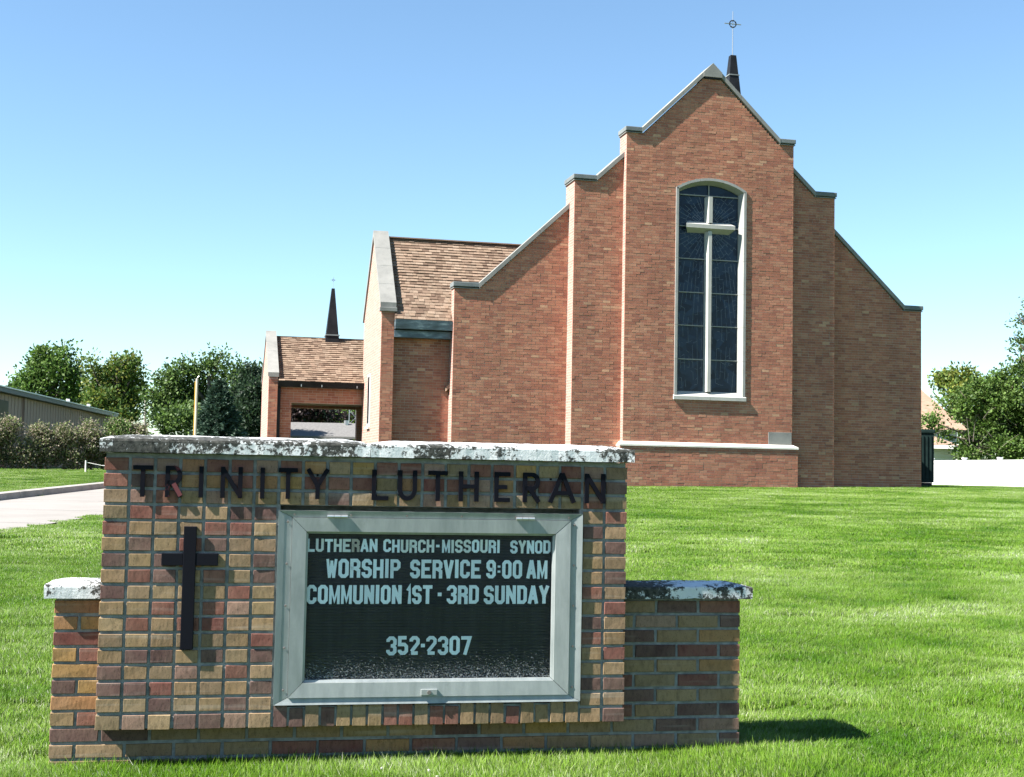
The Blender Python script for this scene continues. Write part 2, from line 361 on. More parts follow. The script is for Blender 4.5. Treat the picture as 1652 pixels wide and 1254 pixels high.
# driveway on the left: near edge, far edge with kerb
def road_near(y): return np.interp(y, [2, 8, 16, 22, 30, 45], [-4.2, -5.4, -6.22, -6.6, -6.9, -7.2])
def road_far(y): return np.interp(y, [2, 8, 16, 22, 30, 45], [-9.2, -9.7, -10.1, -10.25, -10.5, -10.9])
ry = np.arange(3, 45, .5); vs = []; fs = []
for y in ry:
    a, b = road_near(y), road_far(y)
    for k in range(6):
        x = lerp(a, b, k / 5); vs.append((x, y, float(gz(x, y)) + .022))
for j in range(len(ry) - 1):
    for k in range(5): fs.append((j * 6 + k, j * 6 + k + 1, (j + 1) * 6 + k + 1, (j + 1) * 6 + k))
me = bpy.data.meshes.new('driveway'); me.from_pydata(vs, [], fs); me.shade_smooth()
drive = link('driveway', me, None, 'pavement'); drive['kind'] = 'structure'
st_o = MB().add([(-60, -16, -.0), (60, -16, -.0), (60, -1.2, .0), (-60, -1.2, .0)], [(0, 1, 2, 3)]).build('street', 'asphalt', recalc=False); st_o.location.z = .02; st_o['kind'] = 'structure'  # unseen street behind the camera, added for the cabinet glass to reflect
mb = MB()
for y0, sk in ((14.5, .6), (18.6, .5), (22.8, .7), (27.2, .6), (31.5, .4)):   # tarred joints across the slab
    for k in range(10):
        x0 = lerp(road_near(y0), road_far(y0), k / 10); x1 = lerp(road_near(y0), road_far(y0), (k + 1) / 10)
        ya = y0 + sk * k / 10 + .03 * math.sin(k * 3.1); yb = y0 + sk * (k + 1) / 10 + .03 * math.sin((k + 1) * 3.1)
        mb.add([(x0, ya, gz(x0, ya) + .027), (x1, yb, gz(x1, yb) + .027), (x1, yb + .025, gz(x1, yb) + .027), (x0, ya + .025, gz(x0, ya) + .027)], [(0, 1, 2, 3)])
mb.build('pavement_joint', 'joint_tar', drive, recalc=False)
k0 = np.arange(3, 45, 1.5)
kerb = empty('kerb', (float(road_far(20)), 20, float(gz(-10.2, 20)))); kerb['kind'] = 'structure'
for y in k0:                            # each kerb stone a piece of its own
    mb = MB(); y1 = y + 1.485
    xa, xb = road_far(y), road_far(y1); za, zb = float(gz(xa, y)), float(gz(xb, y1))
    pts = []
    for (x, yy, z) in ((xa, y, za), (xb, y1, zb)):
        pts += [(x + .06, yy, z - .1), (x + .02, yy, z + .15), (x - .13, yy, z + .17), (x - .16, yy, z - .1)]
    mb.add(pts, [(0, 1, 2, 3), (7, 6, 5, 4), (0, 4, 5, 1), (1, 5, 6, 2), (2, 6, 7, 3), (3, 7, 4, 0)])
    o = mb.build('kerb_stone', 'kerb_concrete', kerb)
    o.matrix_parent_inverse = Matrix.Translation(kerb.location).inverted()

# ------------------------------------------------------------------ masonry helpers
def unit_bricks(nv, seed, ch=(.012, .03)):
    """shared chamfered brick meshes, unit cube, front at y=0"""
    out = []; r = random.Random(seed)
    for k in range(nv):
        jx = lambda: r.uniform(-.010, .010); jz = lambda: r.uniform(-.014, .014)
        cx, cz = ch; yf = .022
        c4 = [(0, 0), (1, 0), (1, 1), (0, 1)]
        vs = []
        q = [(x + jx(), z + jz()) for x, z in c4]
        vs += [(x, 1, z) for x, z in c4]
        vs += [(x, yf, z) for x, z in q]
        vs += [(x + (cx if x < .5 else -cx), r.uniform(-.006, .006), z + (cz if z < .5 else -cz)) for x, z in q]
        fs = [(3, 2, 1, 0), (8, 9, 10, 11)]
        for i in range(4):
            j = (i + 1) % 4; fs += [(i, j, 4 + j, 4 + i), (4 + i, 4 + j, 8 + j, 8 + i)]
        mb = MB(); mb.add(vs, fs); out.append(mb.mesh('brick'))
    return out
UB = unit_bricks(7, 3)
UBC = unit_bricks(5, 4, (.01, .03))
for me in UB: me.materials.append(MATS['sign_brick'])
for me in UBC: me.materials.append(MATS['church_brick_piece'])
rs = random.Random(11)
SB = dict(t=[(.265, .175, .090), (.240, .158, .080), (.285, .195, .105), (.225, .155, .088)], r=[(.185, .068, .050), (.205, .082, .06), (.165, .060, .047)],
          p=[(.115, .062, .054), (.135, .075, .063), (.10, .052, .047)], b=[(.24, .14, .105), (.27, .165, .12)], o=[(.32, .165, .068), (.34, .20, .07), (.29, .14, .065)])
def sign_brick(parent, x, z, wd, ht, code, yfront, depth, tilt=1.0):
    me = rs.choice(UB); o = bpy.data.objects.new('brick', me); COL.objects.link(o); o.parent = parent
    o.location = (x, yfront + rs.uniform(-.0025, .0025) * tilt, z); o.scale = (wd, depth, ht)
    o.rotation_euler = (rs.uniform(-.012, .012) * tilt, rs.uniform(-.006, .006), rs.uniform(-.016, .016) * tilt)
    c = rs.choice(SB[code]); j = rs.uniform(.86, 1.12)
    j *= .82; o.color = (c[0] * j, c[1] * j * rs.uniform(.96, 1.04), c[2] * j, 1)
    return o

# ------------------------------------------------------------------ the church sign
SGN = empty('church_sign', (-1.717, 5.65, 0.0), .19)
tag(SGN, 'low brick church sign with white weathered caps, black cross and framed message board', 'sign')
BW, PZ0, PZ1, WB = 2.29, .152, 1.300, .125      # box width, bottom, top, how far the wings stand back
cp, rp = BW / 22, (PZ1 - PZ0) / 17
FX0, FX1, FZ0, FZ1 = 7 * cp, 20 * cp, PZ0 + .097, PZ1 - 3 * rp
# mortar cores
mb = MB(); mb.box(.006, FX0 + .01, .007, .30, PZ0 + .004, PZ1 + .014).box(FX1 - .01, BW - .006, .007, .30, PZ0 + .004, PZ1 + .014)
mb.box(FX0 + .01, FX1 - .01, .008, .30, FZ1 + .004, PZ1 + .014).box(FX0 + .01, FX1 - .01, .009, .30, PZ0 + .005, FZ0 - .012)
mb.box(FX0 + .01, FX1 - .01, .14, .30, FZ0 - .012, FZ1 + .004)
boxw = mb.build('brick_panel', 'sign_mortar', SGN)
ROWS = ['rbborrbrotorrbtrrotrbt', 'rprooorrrrrrtorrbopppop'[:22], 'tbrtbttttptttbtbbtttrt']
ROWS[1] = 'rprooroorrrtorrboprrop'
LEFT = ['trrttpp', 'rtttrrt', 'tptrptt', 'ptpottp', 'trptrtp', 'pttttrt', 'ttrtrbt', 'trtrrtt', 'ttttttr', 'tpptptp', 'pttbtrt', 'pprtttp', 'ttpttpt', 'tbtppbt']
RGHT = ['tr', 'pt', 'tp', 'tt', 'tp', 'rt', 'tr', 'pt', 'rt', 'tr', 'tt', 'pp', 'tt', 'tp']
jv, jh = .0135, .0135
for r in range(17):
    z = PZ1 - (r + 1) * rp
    for c in range(22):
        if r < 3: code = ROWS[r][c]
        elif c < 7: code = LEFT[r - 3][c]
        elif c >= 20: code = RGHT[r - 3][c - 20]
        else: continue
        x0 = c * cp + (0 if c == 0 else jv / 2); x1 = (c + 1) * cp - (0 if c == 21 else jv / 2)
        sign_brick(boxw, x0 + rs.uniform(-.001, .001), z + (0 if r == 16 else jh / 2), x1 - x0, rp - (jh if r < 16 else jh / 2) , code, 0, .16)
rl = 'pptptttrrtrrtttrtttt'; rw = (FX1 - FX0) / 20
for k, code in enumerate(rl):           # rowlock course under the cabinet, some bricks spalled short
    sp_ = .0 if k not in (1, 3, 10, 11, 15, 17) else rs.uniform(.008, .02)
    o = sign_brick(boxw, FX0 + k * rw + .0055, PZ0, rw - .011, .093 - sp_, code, 0, .15)
    if k in (3, 15, 17): o.rotation_euler[1] = rs.uniform(-.05, .05); o.location.y += .004
# wings and base: one running-bond wall behind the box
WX0, WX1, WZ1 = -.198, 2.885, .686
mb = MB(); mb.box(WX0 + .006, WX1 - .006, WB + .007, WB + .243, -.25, PZ0 + .0).box(WX0 + .006, .0, WB + .0075, WB + .243, PZ0, WZ1 + .004).box(BW, WX1 - .006, WB + .0075, WB + .243, PZ0, WZ1 + .004)
wing = mb.build('low_wall', 'sign_mortar', SGN)
nw = 12; wr = (WZ1 + .128) / nw
codesL = ['o', 'oo', 'r', 'or', 'o', 'po', 'o', 'tr', 'p', 'tt', 'tp', 't']
codesR = ['tpr', 'tbtp', 'pto', 'tprr', 'tto', 'rtrt', 'ptt', 'rtpp', 'tpb', 'tbtp', 'ptt', 'tpt']
for r in range(nw):
    z = WZ1 - (r + 1) * wr; ht = wr - jh
    low = z < PZ0 - .04
    st = WX0; k = 0; first = (r % 2 == 1)
    x = WX0
    while x < WX1 - .02:
        L = .10278 if (first and k == 0) else .20553
        x1 = min(x + L, WX1 if x + L > WX1 - .03 else x + L)
        if WX1 - x1 < .03: x1 = WX1
        vis = low or x1 < .02 + .2 or x > BW - .19
        if vis:
            if x < .1: code = codesL[r][min(k, len(codesL[r]) - 1)]
            else: code = rs.choice('tttppro')
            if x > BW - .25:
                q = int((x - (BW - .21)) / .2035); code = codesR[r][min(max(q, 0), len(codesR[r]) - 1)]
            sign_brick(wing, x + (0 if x == WX0 else jv / 2), z + jh / 2, (x1 - x) - (jv / 2 if x == WX0 or x1 == WX1 else jv), ht, code, WB, .25, .7)
        x = x1; k += 1
# cap stones: hip-topped painted slabs with worn edges
def cap(name, x0, x1, y0, y1, z0, z1, rise, seed, label):
    rr = random.Random(seed); bm = bmesh.new(); nx = int((x1 - x0) / .035); ny = 8; top = {}
    for i in range(nx + 1):
        for j in range(ny + 1):
            x = lerp(x0, x1, i / nx); y = lerp(y0, y1, j / ny)
            e = min((x - x0) / .10, (x1 - x) / .10, (y - y0) / (.5 * (y1 - y0)), (y1 - y) / (.5 * (y1 - y0)), 1)
            edge = i in (0, nx) or j in (0, ny)
            z = z1 + rise * max(e, 0) ** .8 + rr.uniform(-.0012, .0012) - (rr.uniform(0, .004) if edge else 0)
            top[i, j] = bm.verts.new((x + (rr.uniform(-.002, .002) if edge else 0), y + (rr.uniform(-.0015, .0015) if edge else 0), z))
    for i in range(nx):
        for j in range(ny): bm.faces.new((top[i, j], top[i + 1, j], top[i + 1, j + 1], top[i, j + 1]))
    ring = [(i, 0) for i in range(nx)] + [(nx, j) for j in range(ny)] + [(i, ny) for i in range(nx, 0, -1)] + [(0, j) for j in range(ny, 0, -1)]
    lo = []; mid = []
    for (i, j) in ring:
        v = top[i, j].co
        mid.append(bm.verts.new((v.x + (-.0015 if i == 0 else .0015 if i == nx else 0), v.y + (-.002 if j == 0 else 0), z1 - .012)))
        lo.append(bm.verts.new((v.x, v.y + rr.uniform(-.001, .001), z0 + (rr.uniform(0, .006) if rr.random() < .12 else rr.uniform(0, .0015)))))
    n_ = len(ring)
    for k in range(n_):
        a, b = ring[k], ring[(k + 1) % n_]; k2 = (k + 1) % n_
        bm.faces.new((top[b], top[a], mid[k], mid[k2])); bm.faces.new((mid[k2], mid[k], lo[k], lo[k2]))
    bm.faces.new(list(lo))
    bmesh.ops.recalc_face_normals(bm, faces=bm.faces[:])
    me = bpy.data.meshes.new(name); bm.to_mesh(me); bm.free()
    return tag(link(name, me, SGN, 'painted_cap'), label)
cap('cap_stone', -.020, 1.118, -.034, .345, 1.316, 1.376, .020, 1, 'blackened left half of the top cap')
cap('cap_stone', 1.121, 2.312, -.034, .345, 1.316, 1.376, .018, 2, 'lichen spotted right half of the top cap')
cap('cap_stone', -.236, -.004, WB - .035, WB + .285, .690, .750, .016, 3, 'white cap on the left low wall')
cap('cap_stone', BW + .004, 2.932, WB - .035, WB + .285, .690, .748, .016, 4, 'chipped cap on the right low wall')
# stroke lettering
def ribbon(mb, pts, wd, closed, y0, y1, ext):
    P = [Vector((x, z)) for x, z in pts]
    if not closed:
        if ext:
            P[0] = P[0] + (P[0] - P[1]).normalized() * ext[0]; P[-1] = P[-1] + (P[-1] - P[-2]).normalized() * ext[1]
    n = len(P); L = []; Rr = []
    for i in range(n):
        a = P[i - 1] if (i > 0 or closed) else None; b = P[(i + 1) % n] if (i < n - 1 or closed) else None
        d1 = (P[i] - a).normalized() if a is not None else (b - P[i]).normalized()
        d2 = (b - P[i]).normalized() if b is not None else d1
        t = (d1 + d2).normalized(); nn = Vector((-t.y, t.x)); k = 1 / max(.45, nn.dot(Vector((-d1.y, d1.x))))
        L.append(P[i] + nn * wd / 2 * k); Rr.append(P[i] - nn * wd / 2 * k)
    m_ = n if closed else n - 1
    for i in range(m_):
        j = (i + 1) % n
        q = [Rr[i], Rr[j], L[j], L[i]]
        vs = [(p.x, y0, p.y) for p in q] + [(p.x, y1, p.y) for p in q]
        fs = [(0, 1, 2, 3), (7, 6, 5, 4), (1, 0, 4, 5), (3, 2, 6, 7)]
        if not closed and i == 0: fs.append((0, 3, 7, 4))
        if not closed and i == m_ - 1: fs.append((2, 1, 5, 6))
        mb.add(vs, fs)
K, Mm = .28, .13
OCT = [(K, 0), (1 - K, 0), (1, Mm), (1, 1 - Mm), (1 - K, 1), (K, 1), (0, 1 - Mm), (0, Mm)]
GL = {'O': [(OCT, 1)], '0': [(OCT, 1)],
 'C': [([(1, .70), (1, 1 - Mm), (1 - K, 1), (K, 1), (0, 1 - Mm), (0, Mm), (K, 0), (1 - K, 0), (1, Mm), (1, .30)], 0)],
 'S': [([(1, .74), (1, 1 - Mm), (1 - K, 1), (K, 1), (0, 1 - Mm), (0, .5 + Mm), (K, .5), (1 - K, .5), (1, .5 - Mm), (1, Mm), (1 - K, 0), (K, 0), (0, Mm), (0, .26)], 0)],
 'U': [([(0, 1), (0, Mm), (K, 0), (1 - K, 0), (1, Mm), (1, 1)], 0)],
 'L': [([(0, 1), (0, 0), (1, 0)], 0)], 'I': [([(.5, 0), (.5, 1)], 0)],
 'T': [([(0, 1), (1, 1)], 0), ([(.5, 0), (.5, .92)], 0)],
 'H': [([(0, 0), (0, 1)], 0), ([(1, 0), (1, 1)], 0), ([(.16, .5), (.84, .5)], 0)],
 'E': [([(1, 1), (0, 1), (0, 0), (1, 0)], 0), ([(.16, .5), (.75, .5)], 0)],
 'R': [([(0, 0), (0, 1), (1 - K, 1), (1, 1 - Mm), (1, .5 + Mm), (1 - K, .5), (.1, .5)], 0), ([(.72, .44), (1, .36), (1, 0)], 0)],
 'P': [([(0, 0), (0, 1), (1 - K, 1), (1, 1 - Mm), (1, .48 + Mm), (1 - K, .48), (.1, .48)], 0)],
 'D': [([(0, 0), (0, 1), (1 - K, 1), (1, 1 - Mm), (1, Mm), (1 - K, 0)], 1)],
 'A': [([(-.02, 0), (.44, 1)], 0), ([(1.02, 0), (.56, 1)], 0), ([(.25, .27), (.75, .27)], 0)],
 'N': [([(0, 0), (0, 1)], 0), ([(1, 0), (1, 1)], 0), ([(.05, .96), (.95, .04)], 0)],
 'M': [([(0, 0), (0, 1)], 0), ([(1, 0), (1, 1)], 0), ([(.06, .98), (.5, .12), (.94, .98)], 0)],
 'W': [([(0, 1), (.22, 0)], 0), ([(.26, 0), (.5, .9)], 0), ([(.5, .9), (.74, 0)], 0), ([(.78, 0), (1, 1)], 0)],
 'V': [([(0, 1), (.46, .0)], 0), ([(1, 1), (.54, .0)], 0)],
 'Y': [([(0, 1), (.5, .42)], 0), ([(1, 1), (.5, .42)], 0), ([(.5, .46), (.5, 0)], 0)],
 '9': [([(1, .5), (K, .46), (0, .5 + Mm), (0, 1 - Mm), (K, 1), (1 - K, 1), (1, 1 - Mm), (1, Mm), (1 - K, 0), (K, 0), (0, Mm), (0, .24)], 0)],
 ':': [([(.5, .60), (.5, .74)], 0), ([(.5, .26), (.5, .40)], 0)], '1': [([(.15, .84), (.5, 1), (.5, 0)], 0)],
 '-': [([(.2, .5), (.8, .5)], 0)],
 '3': [([(0, .76), (0, 1 - Mm), (K, 1), (1 - K, 1), (1, 1 - Mm), (1, .5 + Mm), (.72, .5), (.4, .5)], 0), ([(.72, .5), (1, .5 - Mm), (1, Mm), (1 - K, 0), (K, 0), (0, Mm), (0, .24)], 0)],
 '5': [([(1, 1), (0, 1), (0, .56), (1 - K, .56), (1, .56 - Mm), (1, Mm), (1 - K, 0), (K, 0), (0, Mm), (0, .22)], 0)],
 '2': [([(0, .76), (0, 1 - Mm), (K, 1), (1 - K, 1), (1, 1 - Mm), (1, .66), (.05, .10)], 0), ([(0, 0), (1, 0)], 0)],
 '7': [([(0, 1), (1, 1), (.38, 0)], 0)]}
def glyph(ch, x0, x1, z0, z1, st, y0, y1, wide=False):
    mb = MB(); ex = st / 2
    ax, bx = x0 + ex, x1 - ex
    if ch in 'I': ax, bx = x0, x1
    for k, (pts, cl) in enumerate(GL[ch] if not wide else GW.get(ch, GL[ch])):
        P = [(lerp(ax, bx, x), lerp(z0 + ex, z1 - ex, z)) for x, z in pts]
        d = st if ch != ':' else st * .8
        ribbon(mb, P, d, bool(cl), y0 - .00035 * k, y1, (ex, ex) if ch in 'LITHENRPDMU17-' else (0, 0) if ch in 'SC2359:' else (ex * .9, ex * .9))
    return mb
GW = {}
arc = lambda cx, cz, rx, rz, a0, a1, n: [(cx + rx * math.cos(R_(lerp(a0, a1, i / n))), cz + rz * math.sin(R_(lerp(a0, a1, i / n)))) for i in range(n + 1)]
GW['R'] = [([(0, 0), (0, 1), (.55, 1)] + arc(.55, .73, .45, .27, 80, -80, 9) + [(.55, .46), (.12, .46)], 0), ([(.45, .40), (1.0, 0)], 0)]
GW['U'] = [([(0, 1)] + arc(.5, .36, .5, .36, 180, 360, 12) + [(1, 1)], 0)]
GW['A'] = [([(-.02, 0), (.47, 1)], 0), ([(1.02, 0), (.53, 1)], 0), ([(.22, .30), (.78, .30)], 0)]
GW['T'] = [([(0, 1), (1, 1)], 0), ([(.5, 0), (.5, .94)], 0)]
for i, (ch, a, b) in enumerate([('T', .118, .2), ('R', .252, .321), ('I', .392, .409), ('N', .482, .574), ('I', .650, .667), ('T', .727, .808), ('Y', .847, .942), ('L', 1.13, 1.203), ('U', 1.244, 1.328),
        ('T', 1.378, 1.464), ('H', 1.515, 1.604), ('E', 1.675, 1.746), ('R', 1.805, 1.882), ('A', 1.926, 2.044), ('N', 2.09, 2.185)]):
    st = .0185
    if ch == 'R' and i == 1:
        mb = glyph('R', a, b, 1.129, 1.2625, st, -.017, -.003, True)
        o = mb.build('letter', 'wall_letter', SGN); o['label'] = 'first letter R with a leg faded to red'
        mb2 = MB(); ribbon(mb2, [(lerp(a, b, .50), lerp(1.129, 1.2625, .44)), (b - .004, 1.135)], st, False, -.0182, -.012, (0, 0)); mb2.build('faded_leg', 'faded_red', o)
        o.color = (.16, .04, .045, 1)
    else:
        o = glyph(ch, a, b, 1.129, 1.2625, st, -.017, -.003, True).build('letter', 'wall_letter', SGN); o.color = (.008, .006, .009, 1)
    MB().box(lerp(a, b, .45) if ch in 'TYI' else a + .004, (lerp(a, b, .45) if ch in 'TYI' else a + .004) + .008, -.006, .02, 1.15, 1.158).box(lerp(a, b, .45) if ch in 'TYI' else a + .004, (lerp(a, b, .45) if ch in 'TYI' else a + .004) + .008, -.006, .02, 1.23, 1.238).build('stand_off', 'black_paint', o)
crs = MB().bevbox(.336, .389, -.019, .004, .487, 1.006, .002).build('cross', 'black_paint', SGN)
MB().bevbox(.247, .3355, -.0175, .004, .840, .892, .002).build('cross_arm', 'black_paint', crs); MB().bevbox(.3895, .482, -.0175, .004, .840, .892, .002).build('cross_arm', 'black_paint', crs)
# display cabinet: fixed frame, hinged door of four mitred rails, glass, grooved board, letters
cab = empty('display_cabinet', (0, 0, 0)); cab.parent = SGN
cab['label'] = 'grey aluminium display cabinet with a glazed message board'
fx0, fx1, fz0, fz1 = .731, 2.083, .247, 1.080
dx0, dx1, dz0, dz1 = .787, 2.032, .273, 1.054
gx0, gx1, gz0, gz1 = .862, 1.950, .350, .980
def rail(name, poly, y0, y1, inner):     # mitred rail, front slopes back towards the glass
    a, b, c, d = poly                    # a,b outer edge; c,d inner edge
    vs = [(a[0], y0, a[1]), (b[0], y0, b[1]), (c[0], y0 + .004, c[1]), (d[0], y0 + .004, d[1])]
    vs += [(x, y1, z) for x, z in poly]
    return MB().add(vs, [(0, 1, 2, 3), (7, 6, 5, 4), (0, 4, 5, 1), (1, 5, 6, 2), (2, 6, 7, 3), (3, 7, 4, 0)]).build(name, 'cabinet_metal', cab)
def frame4(name, ox0, ox1, oz0, oz1, ix0, ix1, iz0, iz1, y0, y1, gap=.0012):
    g_ = gap
    rail(name, [(ox0 + g_, oz1), (ox1 - g_, oz1), (ix1 - g_, iz1), (ix0 + g_, iz1)], y0, y1, 0)
    rail(name, [(ox0 + g_, oz0), (ox1 - g_, oz0), (ix1 - g_, iz0), (ix0 + g_, iz0)], y0 + .0008, y1, 0)
    rail(name, [(ox0, oz0 + g_), (ox0, oz1 - g_), (ix0, iz1 - g_), (ix0, iz0 + g_)], y0 + .0012, y1, 0)
    rail(name, [(ox1, oz0 + g_), (ox1, oz1 - g_), (ix1, iz1 - g_), (ix1, iz0 + g_)], y0 + .0005, y1, 0)
frame4('frame_rail', fx0, fx1, fz0, fz1, fx0 + .026, fx1 - .026, fz0 + .013, fz1 - .013, -.012, .10)
frame4('frame_lip', fx0 + .0255, fx1 - .0255, fz0 + .0125, fz1 - .0125, dx0 + .003, dx1 - .003, dz0 + .003, dz1 - .003, -.007, .09)
frame4('door_rail', dx0 + .0045, dx1 - .0045, dz0 + .0045, dz1 - .0045, gx0 - .010, gx1 + .010, gz0 - .010, gz1 + .010, -.014, .04)
frame4('glazing_bead', gx0 - .0095, gx1 + .0095, gz0 - .0095, gz1 + .0095, gx0, gx1, gz0, gz1, .002, .030)
MB().box(gx0 - .008, gx1 + .008, .020, .024, gz0 - .008, gz1 + .008).build('glass_pane', 'cabinet_glass', cab)
MB().box(dx0, dx1, .088, .10, dz0, dz1).build('cabinet_back', 'board_black', cab)
mb = MB(); nz = int((gz1 - gz0 + .02) / .0125)
for k in range(nz):
    z = gz0 - .012 + k * .0125
    mb.add([(gx0 - .012, .0415, z), (gx1 + .012, .0415, z), (gx1 + .012, .039, z + .0112), (gx0 - .012, .039, z + .0112), (gx1 + .012, .043, z + .0122), (gx0 - .012, .043, z + .0122)], [(0, 1, 2, 3), (3, 2, 4, 5)])
mb.build('grooved_board', 'board_black', cab, recalc=False)
for (a, b) in ((.939, 1.028), (1.775, 1.860)):
    mb = MB()
    for q in range(3):
        x = lerp(a, b, q / 3); mb.tube([(x + .001, -.019, 1.0565), (x + (b - a) / 3 - .001, -.019, 1.0565)], [.0065, .0065], 10)
    mb.build('hinge', 'hinge_metal', cab, smooth=False)
lk = MB().bevbox(1.366, 1.438, -.020, -.010, .283, .309, .002).build('lock_plate', 'cabinet_metal', cab)
MB().tube([(1.402, -.024, .296), (1.402, -.018, .296)], [.009, .009], 12).build('lock_barrel', 'screw_metal', cab)
for k in range(5):
    z = lerp(.31, 1.03, k / 4)
    for x in (.772, 2.046): MB().tube([(x, -.0105, z), (x, -.0055, z)], [.0042, .0050], 8).build('screw', 'screw_metal', cab)
for k in range(6):
    x = lerp(.80, 2.02, k / 5); MB().tube([(x, -.0105, 1.0625), (x, -.0055, 1.0625)], [.0035, .0045], 8).build('screw', 'screw_metal', cab)
WT = {'I': .42, '1': .55, ':': .42, '-': .5, 'M': 1.08, 'W': 1.05}
for txt, a, b, z0, z1 in [('LUTHERAN', 0.857, 1.165, .900, .957), ('CHURCH', 1.191, 1.417, .900, .957), ('-', 1.424, 1.442, .900, .957), ('MISSOURI', 1.452, 1.714, .900, .958), ('SYNOD', 1.761, 1.946, .899, .958),
        ('WORSHIP', .944, 1.269, .787, .870), ('SERVICE', 1.312, 1.629, .787, .869), ('9:00', 1.654, 1.817, .787, .869), ('AM', 1.838, 1.933, .786, .869),
        ('COMMUNION', .862, 1.277, .674, .756), ('1ST', 1.295, 1.413, .674, .756), ('-', 1.437, 1.455, .674, .756), ('3RD', 1.478, 1.622, .674, .756), ('SUNDAY', 1.645, 1.942, .674, .756),
        ('352', 1.215, 1.362, .451, .533), ('-', 1.367, 1.386, .451, .533), ('2307', 1.391, 1.593, .451, .533)]:
    ws = [WT.get(c, 1.0) for c in txt]; gap = .13
    unit = (b - a) / (sum(ws) + gap * (len(txt) - 1)); x = a
    small = z1 - z0 < .07
    for c, q in zip(txt, ws):
        st = (.0112 if small else .0150) * (.8 if c in 'WM' else 1) * rs.uniform(.97, 1.05)
        x1 = x + q * unit
        jz = rs.uniform(-.0012, .0012)
        if c in 'I1:': x_, x1_ = ((x + x1) / 2 - st / 2, (x + x1) / 2 + st / 2) if c != '1' else (x, x1 - .001)
        else: x_, x1_ = x, x1
        if c == '1': x_, x1_ = x + unit * .05, x + unit * .75
        o = glyph(c, x_, x1_, z0 + jz, z1 + jz, st, .0335, .0355).build('board_letter', 'board_letter', cab)
        tone = rs.uniform(.84, 1.0); yel = small and rs.random() < .45
        o.color = (.84 * tone, .94 * tone, .95 * tone, 1) if not yel else (.80 * tone, .84 * tone, .78 * tone, 1)
        if txt == 'LUTHERAN' and abs(x - (a + 5 * unit * 1.13)) < unit * .2: o.color = (.44, .40, .33, 1)
        x = x1 + gap * unit

# ------------------------------------------------------------------ the church
CH = empty('church', (2.8139, 33.6, 0.0), .235)
tag(CH, 'brick church with stepped gable front, tall cross window and brown shingled side roofs', 'church')
rc = random.Random(5)
CB = [((.310, .140, .092), 5), ((.285, .120, .080), 5), ((.330, .162, .106), 4.5), ((.235, .098, .070), 2.4), ((.350, .188, .124), 2.4), ((.41, .265, .170), .5)]
CBW = [w_ for _, w_ in CB]; CBC = [c_ for c_, _ in CB]
def brick_tone(row, r):
    ww = list(CBW)
    if row % 7 in (2, 3): ww[2] *= 2; ww[4] *= 2
    if (row * 13) % 11 in (0, 1): ww[1] *= 2.2; ww[3] *= 2
    c = r.choices(CBC, ww)[0]; j = r.uniform(.9, 1.1); return tuple(lerp(q, a_, .22) * j * k_ for q, a_, k_ in zip(c, (.30, .148, .100), (1.08, 1.0, .96)))
def span(poly, z):                      # x-intervals of a polygon at height z
    xs_ = []
    for i in range(len(poly)):
        (x0, z0), (x1, z1) = poly[i], poly[(i + 1) % len(poly)]
        if (z0 <= z < z1) or (z1 <= z < z0): xs_.append(x0 + (x1 - x0) * (z - z0) / (z1 - z0))
    xs_.sort(); return [(xs_[i], xs_[i + 1]) for i in range(0, len(xs_) - 1, 2)]
CRS = .0677
def brickwork(core, poly, y, seed, hole=None, single=None, tint=1.0):
    r = random.Random(seed); mb = MB()
    zmin = min(p[1] for p in poly); zmax = max(p[1] for p in poly)
    r0, r1 = int(math.floor(zmin / CRS)), int(math.ceil(zmax / CRS)); cnt = 0
    for row in range(r0, r1 + 1):
        z0 = row * CRS + .004; z1 = (row + 1) * CRS - .004; zm = (z0 + z1) / 2
        ivs = span(poly, zm)
        if hole:
            hs = span(hole, zm)
            for (ha, hb) in hs:
                ivs = [q for (a, b) in ivs for q in ((a, min(b, ha)), (max(a, hb), b)) if q[1] - q[0] > .03]
        for (a, b) in ivs:
            x = math.floor(a / .203) * .203 + (.1015 if row % 2 else 0)
            if x > a: x -= .203
            while x < b - .02:
                L = .203
                if r.random() < .035: L = .1015
                xa, xb = max(x, a), min(x + L, b)
                if a - .001 < x < a + .03: xa = a
                if xb - xa > .03:
                    yy = y + r.uniform(-.0022, .0022)
                    c = brick_tone(row, r); c = tuple(q * tint for q in c)
                    x0_, x1_ = xa + (.004 if xa > a else 0), xb - (.004 if xb < b else 0)
                    if single and single(xa, z0) and cnt < 300:
                        cnt += 1
                        o = bpy.data.objects.new('brick', r.choice(UBC)); COL.objects.link(o); o.parent = core
                        o.location = (x0_, yy, z0); o.scale = (x1_ - x0_, .008, z1 - z0); o.color = (*c, 1)
                    else:
                        vs = [(x0_, y + .008, z0), (x1_, y + .008, z0), (x1_, y + .008, z1), (x0_, y + .008, z1)]
                        vs += [(x0_, yy, z0), (x1_, yy, z0), (x1_, yy, z1), (x0_, yy, z1)]
                        mb.add(vs, [(4, 5, 6, 7), (0, 1, 5, 4), (1, 2, 6, 5), (2, 3, 7, 6), (3, 0, 4, 7)], c)
                x += L
    if mb.v: mb.build('brick_courses', 'church_brick', core, kind='stuff')
